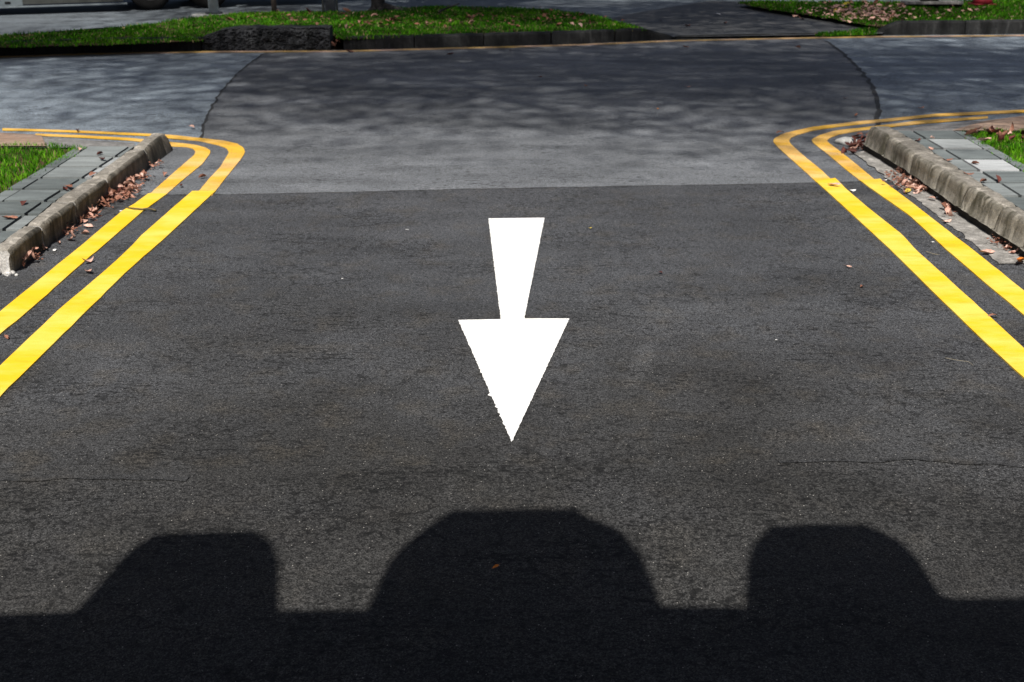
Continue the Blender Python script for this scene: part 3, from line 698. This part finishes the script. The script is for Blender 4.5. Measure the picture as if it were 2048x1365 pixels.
GL = ('dry leaf in the drift gathered along the foot of the left kerb', 'leaves drifted against the left kerb')
for (x, y, n, rx, ry) in ((262, 378, 26, 9, 7), (245, 392, 16, 9, 5), (287, 358, 9, 6, 6), (224, 404, 9, 8, 4), (200, 414, 9, 8, 5), (184, 436, 9, 8, 4), (165, 445, 3, 5, 3), (140, 466, 6, 8, 4), (85, 502, 3, 5, 4), (68, 516, 7, 8, 6), (50, 532, 3, 4, 4), (311, 336, 3, 9, 2), (80, 490, 2, 3, 3)):
    pile(x, y, n, rx, ry, tb, *GL)
GR = ('dry leaf in the tan drift on the pale gutter strip, right kerb', 'leaves lying on the right gutter strip')
for (x, y, n, rx, ry) in ((1792, 352, 6, 9, 4), (1802, 366, 8, 10, 5), (1822, 377, 24, 12, 5), (1838, 385, 5, 4, 3), (1895, 428, 3, 4, 3), (1993, 487, 5, 8, 4), (2016, 498, 4, 7, 3), (2040, 512, 2, 5, 3), (1893, 418, 2, 4, 3)):
    pile(x, y, n, rx, ry, [('tan', 8), ('brown', 2)], *GR, hh=.025)
GK = ('dark leaf heaped at the far foot of the right kerb', 'dark leaves heaped by the right kerb end')
pile(1722, 294, 26, 13, 5, [('dark', 6), ('brown', 2)], *GK, hh=.07, size=(.8, 1.3))
pile(1705, 303, 8, 14, 3, [('brown', 3), ('tan', 3), ('dark', 3)], *GK, hh=.02)
def crumbs(spots, label, z00=0, s0=.004, s1=.017, hz=.03, m='leaf_brown'):
    v, f = [], []; rr = random.Random(4)
    for (x, y, n, rx, ry) in spots:
        for _ in range(n):
            p = P(x + rr.gauss(0, rx), y + rr.gauss(0, ry), z00); s = rr.uniform(s0, s1); b = len(v); a0 = rr.uniform(0, 6.28); z = z00 + .008 + rr.random() ** 2 * hz
            for k in range(4):
                a_ = a0 + k * 1.57 + rr.uniform(-.4, .4); v.append((p.x + math.cos(a_) * s * rr.uniform(.5, 1.2), p.y + math.sin(a_) * s * rr.uniform(.4, 1), z + rr.uniform(0, s)))
            f.append((b, b + 1, b + 2)); f.append((b, b + 2, b + 3))
    o = mesh('leaf_litter', v, f, M[m]); tag(o, label, 'leaf litter', None, 'stuff')
crumbs([(262, 378, 150, 10, 7), (245, 392, 110, 10, 5), (287, 358, 60, 7, 6), (224, 404, 70, 9, 4), (200, 414, 60, 9, 5), (184, 436, 60, 9, 4), (140, 466, 40, 9, 4), (68, 516, 40, 9, 6), (311, 336, 25, 10, 3)], 'broken leaf crumbs among the drift along the left kerb')
crumbs([(1792, 352, 40, 9, 5), (1822, 377, 150, 14, 6), (1802, 366, 60, 10, 5), (1993, 487, 40, 10, 5), (2025, 502, 40, 9, 4), (1720, 297, 130, 14, 4), (1895, 425, 25, 6, 5)], 'broken leaf crumbs in the right gutter and kerb end heap')
crumbs([(1720, 30, 260, 36, 8), (1660, 22, 60, 30, 5), (1770, 30, 120, 20, 10), (1900, 30, 60, 60, 6)], 'trodden leaf litter among the grass of the sunny far verge', .12, .02, .055, .05, 'leaf_tan')
crumbs([(760, 45, 60, 60, 8), (900, 38, 70, 80, 8), (1080, 40, 60, 60, 7), (560, 42, 40, 60, 6)], 'trodden leaf fragments among the median grass', HK, .015, .045, .02)
singles = [
 (178, 527, 0, 'tan', 'pale leaf on asphalt between the left yellow lines, upper of two'), (177, 547, 0, 'tan', 'pale leaf on asphalt between the left yellow lines, lower of two'),
 (331, 352, 0, 'tan', 'curled cream leaf touching the left inner yellow line near its bend'), (405, 357, 0, 'brown', 'reddish leaf just left of the outer yellow line near the left bend'),
 (363, 374, 0, 'dark', 'small dark leaf between the left yellow lines near the asphalt seam'), (15, 678, 0, 'brown', 'tiny reddish leaf between the left yellow lines at the left edge'),
 (118, 489, 0, 'tan', 'small pale leaf alone below the left kerb'), (172, 470, 0, 'tan', 'pale pink leaf on black asphalt right of the folded leaf'), (142, 482, 0, 'tan', 'folded salmon leaf standing clear of the left kerb drift'),
 (176, 456, 0, 'tan', 'flat tan leaf lying just beyond the pale pink one'),
 (1668, 373, .007, 'tan', 'tan leaf lying on the right outer yellow line at the seam'), (1815, 387, 0, 'yellow', 'yellow green leaf beside the right gutter strip'),
 (1864, 401, .01, 'tan', 'tan leaf on the middle of the gutter strip below the drift'), (1892, 447, 0, 'tan', 'ragged tan leaf on the edge of the gutter strip'), (1974, 510, 0, 'tan', 'light leaf at the near edge of the gutter strip'), (2040, 527, .01, 'orange', 'bright orange leaf at the right picture edge below the kerb'),
 (20, 440, zl, 'brown', 'brown leaf on the grey slab nearest the left picture edge'), (48, 410, zl, 'dark', 'dark curled leaf on a slab beside the left grass'), (205, 322, zl, 'dark', 'dark round leaf on the slab joint beside the left kerb top'),
 (200, 311, zl, 'dark', 'black leaf on the farthest left slab joint'), (187, 352, zl, 'brown', 'brown leaf against the back of the left kerb'), (140, 377, zl, 'brown', 'brown crumpled leaf on the left kerb top by the dark joint'), (130, 382, zl, 'dark', 'dark leaf tucked in the dark joint behind the left kerb'), (160, 302, zl, 'tan', 'tan leaf at the tip of the left grass patch'),
 (1993, 362, zr, 'dark', 'upright maroon leaf on the joint of the right slabs'), (1950, 330, zr, 'brown', 'slim brown leaf standing beside the white slab'), (1966, 366, zr, 'brown', 'brown leaf on the right kerb top, nearest of several'), (1895, 324, zr, 'brown', 'yellowish brown leaf on the right kerb back edge'), (1936, 352, zr, 'brown', 'dark brown leaf lodged behind the right kerb'), (1836, 285, zr, 'dark', 'dark leaf at the far back edge of the right kerb'), (1862, 303, zr, 'tan', 'thin tan leaf lying on the right kerb back edge'), (1864, 279, zr, 'tan', 'pale scrap of leaf on the joint before the white slab'), (1967, 284, zr, 'tan', 'tan leaf at the right grass edge beside the white slab'),
 (1172, 174, 0, 'brown', 'brown leaf on the shaded main road right of centre'), (1376, 176, 0, 'tan', 'tan leaf on the shaded main road straight above the arrow right side'), (1316, 220, 0, 'orange', 'orange leaf alone on the shaded junction asphalt'), (1690, 199, 0, 'tan', 'tan leaf near the curved asphalt seam on the right'), (1712, 234, 0, 'brown', 'brown leaf just above the right yellow bend'), (1842, 219, 0, 'tan', 'tan leaf on old asphalt above the far right lines'), (1596, 97, 0, 'brown', 'brown leaf near the far kerb at right'), (1371, 96, 0, 'brown', 'orange brown leaf near the far driveway mouth'), (1020, 104, 0, 'dark', 'dark twiglike leaf just below the far middle kerb'), (900, 111, 0, 'dark', 'black leaf on the main road below the middle far kerb'), (1080, 156, 0, 'dark', 'tiny dark leaf on the shaded main road left of the brown one'),
 (384, 257, 0, 'tan', 'pale leaf on old asphalt above the left yellow bend'), (157, 264, .0, 'dark', 'dark leaf on the far left yellow lines'), (1560, 268, .007, 'brown', 'small brown leaf on the right yellow bend'), (991, 1139, .008, 'orange', 'lone orange leaf inside the shadow at the bottom'), (700, 106, -.004, 'brown', 'brown leaf by the far yellow line under the stone block end'),
 (1321, 549, 0, 'dark', 'speck like dark leaf right of the arrow'), (1724, 577, 0, 'brown', 'little red brown leaf left of the right yellow lines'), (1986, 636, 0, 'brown', 'thin curled brown leaf at the right outer yellow line'), (1697, 537, 0, 'tan', 'tiny pale leaf left of the right yellow lines'), (1180, 459, 0, 'yellow', 'tiny yellowish leaf right of the arrow tail'),
 (1450, 48, ZB, 'dark', 'dark leaf on the driveway left side'), (1604, 40, ZB, 'brown', 'brown leaf on the driveway middle'), (1375, 54, ZB, 'dark', 'black leaf on the driveway beside the median tip'), (1321, 43, ZB, 'dark', 'dark leaf on the driveway far side')]
small = {15: .5, 1321: .5, 1724: .5, 1697: .4, 1180: .35, 1316: .55, 1371: .7, 1172: .7, 1690: .7, 1712: .8, 1080: .5, 1986: .6, 118: .6, 991: .32, 363: .7, 1864: .8}
for x, y, z, k, lab in singles:
    p = P(x, y, z); leaf((p.x, p.y, z + .006), k, lab, None, small.get(x, 1.0) * random.uniform(.9, 1.1) * (1.25 if y < 110 else 1), .12 if x not in (1993, 1950) else .9)
# leaves on the median, on the far verge and in the kerb gap
for i in range(46):
    x = random.choice([random.uniform(430, 1240), random.uniform(680, 1180)]); y = random.uniform(24, 60) if x < 1100 else random.uniform(32, 54)
    p = P(x, y, HK); leaf(p, pick([('tan', 2), ('brown', 5), ('dark', 3)]), 'brown leaf among those scattered on the green median grass', 'leaves scattered on the median grass', random.uniform(1.0, 1.9), .5, .01)
for i in range(34):
    x = random.gauss(1715, 48); y = random.uniform(8, 46) if x > 1690 else random.uniform(8, 30)
    p = P(min(max(x, 1590), 1800), y, .12); leaf(p, pick([('tan', 5), ('brown', 3), ('orange', 1), ('yellow', 1)]), 'leaf in the litter covering the sunny far right verge', 'leaves on the sunny far verge', random.uniform(1.1, 2.0), .5, .03)
for i in range(8):
    p = P(random.uniform(664, 686), random.uniform(70, 98), .05 + random.random() * .08); leaf(p, 'brown', 'brown leaf packed in the gap beside the stone block', 'leaves in the gap between the stone block and kerb', 1.1, .7)
for i in range(16):
    p = P(random.uniform(1945, 2048), random.uniform(262, 285), zr); leaf(p, pick([('dark', 3), ('brown', 3), ('tan', 1)]), 'dead leaf in the shaded strip of the right grass patch', 'dead leaves in the right grass patch', random.uniform(.9, 1.5), .5, .02)
# litter, twigs, stones
def scrap(x, y, z, s, label, m='litter', name='paper_scrap'):
    rr = random.Random(x); n = 7; v = [(0, 0, s * .25)]
    for i in range(n):
        a_ = 6.28 * i / n; r0 = s * rr.uniform(.6, 1.1); v.append((math.cos(a_) * r0, math.sin(a_) * r0 * .7, rr.uniform(0, s * .3)))
    f = [(0, i + 1, (i + 1) % n + 1) for i in range(n)] + [tuple(range(n, 0, -1))]
    o = mesh(name, v, f, M[m]); p = P(x, y, z); o.location = (p.x, p.y, z + .004); o.rotation_euler = (0, 0, rr.uniform(0, 3)); tag(o, label, 'litter'); return o
scrap(1705, 383, 0, .028, 'white paper scrap between the right yellow lines'); scrap(1771, 362, 0, .016, 'small white scrap beside the right inner yellow line')
scrap(1875, 397, .01, .018, 'round white scrap against the right kerb foot'); scrap(1902, 431, .01, .016, 'small white ball scrap on the gutter strip')
scrap(815, 461, 0, .013, 'thin white scrap on asphalt left of the arrow tail'); scrap(1630, 37, ZB, .05, 'pale scrap on the driveway beside the far verge'); scrap(1437, 30, ZB, .08, 'white scrap on the far driveway')
scrap(685, 559, 0, .007, 'faint white scrap left of the arrow at half height'); scrap(1866, 486, 0, .014, 'tiny white scrap between the right yellow lines, nearest')
scrap(110, 502, 0, .02, 'small white chip near the left leaf drift'); scrap(242, 424, 0, .016, 'white chip left of the left inner yellow line'); scrap(1552, 682, 0, .008, 'tiny bright chip on open asphalt right of the arrow')
# pale lump at the kerb end
bm = bmesh.new(); bmesh.ops.create_icosphere(bm, subdivisions=3, radius=.075)
for q in bm.verts: q.co = Vector((q.co.x * 1.35, q.co.y, q.co.z * .55)) * (1 + .25 * noise.noise(q.co * 14))
me = bpy.data.meshes.new('stone'); bm.to_mesh(me); bm.free(); o = link('stone', me, M['stonewhite']); p = P(1695, 287); o.location = (p.x, p.y, .01)
me.polygons.foreach_set('use_smooth', [True] * len(me.polygons)); tag(o, 'smooth pale lump of stone before the far end of the right kerb', 'stone')
# broken rubble at the near end of the left kerb
rb = [(P(6, 545), .03), (P(16, 551), .022), (P(25, 549), .016), (P(-8, 549), .03), (P(33, 552), .010)]
for (p, r_) in rb:
    bm = bmesh.new(); bmesh.ops.create_icosphere(bm, subdivisions=2, radius=r_)
    for q in bm.verts: q.co = q.co * (1 + .5 * noise.noise(q.co * 40 + p * 3)); q.co.z *= .7
    me = bpy.data.meshes.new('concrete_chip'); bm.to_mesh(me); bm.free(); o = link('concrete_chip', me, M['kerb_end']); o.location = (p.x, p.y, r_ * .4)
    tag(o, 'broken chip of pale concrete at the near end of the left kerb', 'rubble', 'concrete chips at the broken kerb end')
def twig(name, pts, r_, label, m):
    W_ = [P(x, y, z) for x, y, z in pts]; mb = MB(); mb.tube(rs(W_, 14), [r_ * (1 - .5 * i / 13) for i in range(14)], 6)
    o = mb.make(name, M[m], None, True); tag(o, label, 'twig'); return o
twig('twig', [(312, 421, .012), (296, 417, .02), (285, 419, .014), (268, 417, .018), (250, 415, .01)], .0075, 'knobbly green brown twig lying across the left inner yellow line', 'twig')
twig('twig', [(1852, 503, .01), (1866, 508, .014), (1879, 510, .01)], .0025, 'thin pale straw between the right yellow lines', 'straw')
twig('twig', [(1890, 716, .006), (1915, 721, .012), (1938, 724, .008), (1946, 731, .006)], .0013, 'long pale straw left of the right yellow lines near the bottom', 'straw')
twig('branch', [(878, 24, HK + .02), (890, 18, HK + .04), (903, 13, HK + .07), (918, 8, HK + .1)], .02, 'short dark fallen branch on the far edge of the median grass', 'bark')

# ------------------------------------------------------------------ street furniture and tree on the median
pb = P(428, 26, .16); root = empty('post', (pb.x, pb.y, .10)); tag(root, 'pale grey steel post standing on a small concrete plinth', 'post')
MB().tube([(0, 0, .05), (0, 0, 2.6)], .082, 20).make('pole', M['whitepost'], root, True)
MB().tube([(0, 0, .045), (0, 0, .075)], .14, 20).make('base_flange', M['darkmetal'], root)
mb = MB().box((.02, .02, -.02), (.72, .34, .13)); mb.make('plinth', M['plinth'], root, bev=.01)
pb = P(549, 27, .12); root = empty('post', (pb.x, pb.y, .08)); tag(root, 'thin weathered brown post at the back of the median grass', 'post')
MB().tube([(0, 0, 0), (.004, 0, .5), (-.01, 0, 1.3)], [.046, .042, .04], 10).make('shaft', M['brownpost'], root, True)
MB().tube([(0, 0, 1.3), (0, 0, 1.33)], .05, 10).make('cap', M['brownpost'], root, True)
pb = P(661, 28, .12); root = empty('sign_stand', (pb.x, pb.y, .08)); tag(root, 'dark panel between two slim galvanised legs on the median', 'sign stand')
for s in (-1, 1): MB().tube([(s * .115, 0, -.02), (s * .115, 0, 1.7)], .02, 10).make('leg', M['greymetal'], root, True)
MB().box((0, 0, .83), (.17, .05, 1.6)).make('panel', M['darkmetal'], root, bev=.008)

def crown_mesh(n_cl, spread, per, rad, size, cz, seed, flat=.55):
    r = np.random.default_rng(seed); C = []
    for i in range(n_cl):
        while True:
            q = r.uniform(-1, 1, 3)
            if (q ** 2).sum() < 1: break
        C.append(q * np.array([spread[0], spread[1], spread[2]]) + np.array([0, 0, cz]))
    C = np.array(C); ci = np.repeat(np.arange(n_cl), per); n = len(ci)
    d = r.normal(size=(n, 3)); d /= np.linalg.norm(d, axis=1)[:, None]; rr_ = rad * r.uniform(.25, 1, n) ** .6 * r.uniform(.7, 1.3, n_cl)[ci]
    c = C[ci] + d * rr_[:, None] * np.array([1, 1, flat])
    u = r.normal(size=(n, 3)); u[:, 2] *= .5; u /= np.linalg.norm(u, axis=1)[:, None]
    t = np.cross(u, r.normal(size=(n, 3))); t /= np.linalg.norm(t, axis=1)[:, None]
    s = size * r.uniform(.6, 1.4, n)[:, None]
    V = np.stack([c - u * s, c + t * s * .45, c + u * s, c - t * s * .45], 1)
    return V, r.uniform(0, .92, n), C
def tree(name, base, top_c, h_tr, r0, n_cl, spread, per, rad, size, label, seed, roots=None, trunk_pts=None):
    root = empty(name, base); tag(root, label, 'tree')
    V, rn, C = crown_mesh(n_cl, spread, per, rad, size, 0, seed); n = len(V)
    off = Vector(top_c) - Vector(base); V = V + np.array(off)
    me = bpy.data.meshes.new('crown'); me.vertices.add(4 * n); me.vertices.foreach_set('co', V.reshape(-1))
    me.loops.add(4 * n); me.loops.foreach_set('vertex_index', np.arange(4 * n).astype(np.int32)); me.polygons.add(n)
    me.polygons.foreach_set('loop_start', (np.arange(n) * 4).astype(np.int32)); me.polygons.foreach_set('loop_total', np.full(n, 4).astype(np.int32))
    me.update(calc_edges=True); attr_face(me, rn); link('crown', me, M['crown'], root)
    mb = MB(); fork = Vector((off.x * .12, off.y * .12, h_tr))
    mb.tube([(0, 0, -.1), (0, 0, .15), (fork.x * .4, fork.y * .4, h_tr * .5), fork], [r0 * 1.4, r0 * 1.05, r0 * .85, r0 * .7], 14)
    mb.make('trunk', M['bark'], root, True)
    mb = MB()
    for k in range(min(n_cl, 26)):
        e = Vector(C[k]) + off; mid = fork.lerp(e, .5) + Vector((random.uniform(-.4, .4), random.uniform(-.4, .4), random.uniform(.1, .6)))
        mb.tube([fork - Vector((0, 0, .2)), fork.lerp(mid, .5), mid, e], [r0 * .45, r0 * .3, r0 * .17, .02], 6)
    mb.make('limbs', M['bark'], root, True)
    if roots:
        mb = MB()
        for pts in roots: mb.tube(pts, [.09, .06, .02], 8)
        mb.make('surface_roots', M['bark'], root, True)
    return root
pb = P(757, 24, .12)
tree('tree', (pb.x, pb.y, .10), (pb.x - .5, pb.y + 1.5, 7.5), 3.6, .115, 26, (4.2, 3.6, 1.6), 420, 1.1, .14, 'dark trunked tree rooted at the back of the median grass', 31,
     roots=[[(.06, 0, .10), (.28, -.05, .06), (.6, 0, .0)], [(-.05, -.05, .05), (-.12, -.16, .02), (-.14, -.24, -.02)], [(.03, -.06, .05), (.06, -.16, .02), (.05, -.26, -.02)]])
# street trees standing just outside the picture, whose crowns shade the main road
SH = lambda tx, ty, z: (tx + TOSUN.x / TOSUN.z * z, ty + TOSUN.y / TOSUN.z * z, z)
tree('tree', (-8.6, 7.2, .1), SH(-7.2, 15.1, 19.0), 10.5, .32, 160, (4.2, 1.6, 2.4), 60, 2.0, .08, 'broad street tree left of the junction, mostly outside the photo', 11)
tree('tree', (8.9, 7.6, .1), SH(1.9, 13.3, 20.0), 11, .34, 380, (7.2, 3.0, 2.6), 128, 2.6, .08, 'broad street tree right of the junction, mostly outside the photo', 12)
tree('tree', (-10.5, 21.5, .0), SH(1, 20.4, 17.0), 9.0, .26, 130, (8.5, 2.6, 1.8), 200, 1.9, .09, 'street tree behind the parked lorry, outside the photo', 13)

# far verge: drain slab and red cone base
pa = P(1866, 14, .13); root = empty('drain_cover', (pa.x, pa.y, .03)); tag(root, 'pale concrete drain slab over a dark opening in the far right verge', 'drain cover')
MB().box((.02, .14, .165), (1.02, .32, .05)).make('slab', M['gutter'], root, bev=.01)
MB().box((-.05, .10, .21), (.30, .16, .03)).make('lifting_plate', M['kerb_dark'], root, bev=.005)
for x_ in (-.46, .12, .5): MB().box((x_, .16, .07), (.07, .22, .14)).make('side_wall', M['kerb_dark'], root, bev=.005)
MB().box((0, .29, .06), (1.0, .05, .16)).make('back_wall', M['bitumen'], root)
pa = P(1964, 8, .13); root = empty('traffic_cone', (pa.x, pa.y, .12)); tag(root, 'dark red plastic cone on the far right verge, only its foot visible', 'traffic cone')
MB().box((0, .0, .01), (.40, .36, .022)).make('base', M['red'], root, bev=.008)
MB().tube([(0, 0, .02), (0, 0, .10), (0, 0, .70)], [.19, .155, .03], 24).make('cone', M['red'], root, True)

# ------------------------------------------------------------------ parked lorry at the back left
w1 = P(305, 21.5, ZB); w2 = P(421, 17.5, ZB); dr = (w2 - w1).normalized(); ang = math.atan2(dr.y, dr.x)
root = empty('parked_lorry', (w1.x, w1.y, ZB), ang); tag(root, 'long grey lorry parked at the top left, only skirts and wheels visible', 'lorry')
wb = (w2 - w1).length
def wheel(x, y):
    mb = MB(); pr = [(.22, -.13), (.36, -.13), (.39, -.09), (.39, .09), (.36, .13), (.22, .13)]
    n = 28; v, f = [], []
    for k in range(n):
        a_ = 2 * math.pi * k / n
        for r_, yy in pr: v.append((math.cos(a_) * r_, yy, math.sin(a_) * r_))
    for k in range(n):
        for j in range(6): f.append((k * 6 + j, k * 6 + (j + 1) % 6, ((k + 1) % n) * 6 + (j + 1) % 6, ((k + 1) % n) * 6 + j))
    t_ = mesh('wheel', v, f, M['tyre'], root, True); t_.location = (x, y, .39)
    rm = MB().tube([(0, -.08, 0), (0, .08, 0)], .225, 20); rm.tube([(0, -.11, 0), (0, -.07, 0)], .08, 12); rm.make('rim', M['rim'], t_)
for x_ in (0, wb, -5.6):
    for y_ in (.14, 2.05): wheel(x_, y_)
s0 = P(-3, 27.5, .12); 
def panel(x0, x1, z0, z1, m, nm, y=.03, t=.04): MB().box(((x0 + x1) / 2, y, (z0 + z1) / 2), (x1 - x0, t, z1 - z0)).make(nm, M[m], root, bev=.006)
panel(-5.1, -2.15, .15, 1.0, 'truck', 'side_skirt'); panel(-2.15, -.48, .17, 1.0, 'truckdark', 'side_skirt'); panel(-5.1, -.42, .12, .15, 'truck', 'skirt_rail', .02, .06)
panel(.47, wb - .47, .20, .9, 'truckdark', 'mudguard'); panel(.47, wb - .47, .25, .31, 'box', 'marker_strip', .0, .02); panel(wb + .46, 3.4, .18, 1.0, 'truckdark', 'side_skirt'); panel(wb + .5, wb + 1.1, .30, .37, 'box', 'marker_strip', .0, .02)
for k in range(3): MB().box((-3.05 + .33 * k, .008, .21), (.09 + (.1 if k == 0 else 0), .012, .035)).make('vent_slot', M['tyre'], root)
MB().box((-.9, 1.1, 1.85), (8.9, 2.2, 1.7)).make('cargo_body', M['truck'], root, bev=.04)
MB().box((-.9, 1.1, .68), (8.8, 1.3, .62)).make('chassis', M['darkmetal'], root)
mb = MB().box((-6.35, 1.1, 1.45), (1.9, 2.2, 2.3)); cab = mb.make('cab', M['truck'], root, bev=.12)
MB().box((-6.4, -.012, 1.95), (1.0, .02, .7)).make('side_window', M['glass'], root); MB().box((-7.31, 1.1, 1.95), (.02, 1.8, .8)).make('windscreen', M['glass'], root)

# ------------------------------------------------------------------ unseen canopy added over the viewer, fascia shaped to cast the bottom shadow
YF = .62
def onplane(x, y):
    g_ = P(x, y, 0); t = (YF - g_.y) / TOSUN.y; q = g_ + TOSUN * t; return (q.x, q.z)
prof_px = [(-900, 1232), (0, 1230), (152, 1224), (205, 1165), (250, 1112), (308, 1070), (400, 1066), (515, 1063), (548, 1088), (560, 1130), (560, 1222), (735, 1221),
           (775, 1130), (800, 1100), (852, 1056), (905, 1022), (1040, 1019), (1152, 1019), (1178, 1036), (1240, 1062), (1282, 1110), (1305, 1160), (1322, 1214),
           (1488, 1216), (1493, 1130), (1502, 1095), (1540, 1053), (1640, 1049), (1728, 1050), (1800, 1083), (1840, 1125), (1880, 1190), (1900, 1198), (2048, 1197), (3000, 1190)]
pr = [onplane(x, y) for x, y in prof_px]; zlow = min(z for x, z in pr) - .42
root = empty('shadow_canopy', (0, YF, 0)); tag(root, 'unseen concrete canopy added behind the viewer, three fascia crests shaped to cast the bottom shadow', 'canopy')
bm = bmesh.new(); th = .10
fr = [bm.verts.new((x, 0, z)) for x, z in pr] + [bm.verts.new((pr[-1][0], 0, zlow)), bm.verts.new((pr[0][0], 0, zlow))]
es = [bm.edges.new((fr[i], fr[(i + 1) % len(fr)])) for i in range(len(fr))]; bmesh.ops.triangle_fill(bm, edges=es, use_beauty=True)
ex = bmesh.ops.extrude_face_region(bm, geom=list(bm.faces))
for e in ex['geom']:
    if isinstance(e, bmesh.types.BMVert): e.co.y -= th
bmesh.ops.recalc_face_normals(bm, faces=bm.faces); me = bpy.data.meshes.new('fascia'); bm.to_mesh(me); bm.free(); link('fascia', me, M['canopy'], root)
xw = pr[-1][0] - pr[0][0]; xc = (pr[-1][0] + pr[0][0]) / 2
MB().box((xc, -4.6, zlow + .12), (xw, 8.95, .18)).make('roof_slab', M['canopy'], root)
for x_ in (pr[0][0] + .5, pr[-1][0] - .5):
    for y_ in (-2.0, -8.4): MB().box((x_, y_, zlow / 2), (.35, .35, zlow)).make('column', M['canopy'], root, bev=.02)
MB().box((xc, -8.9, zlow / 2), (xw, .2, zlow)).make('rear_wall', M['canopy'], root)
for x_ in (-4.6, 4.6): MB().box((x_, -1.6, zlow / 2), (.14, 4.4, zlow - .02)).make('sky_block_screen', M['canopy'], root)  # screens added to keep sky light off the shadowed road
print('leaves', NL[0], 'canopy low edge', zlow, 'H', CAMH)
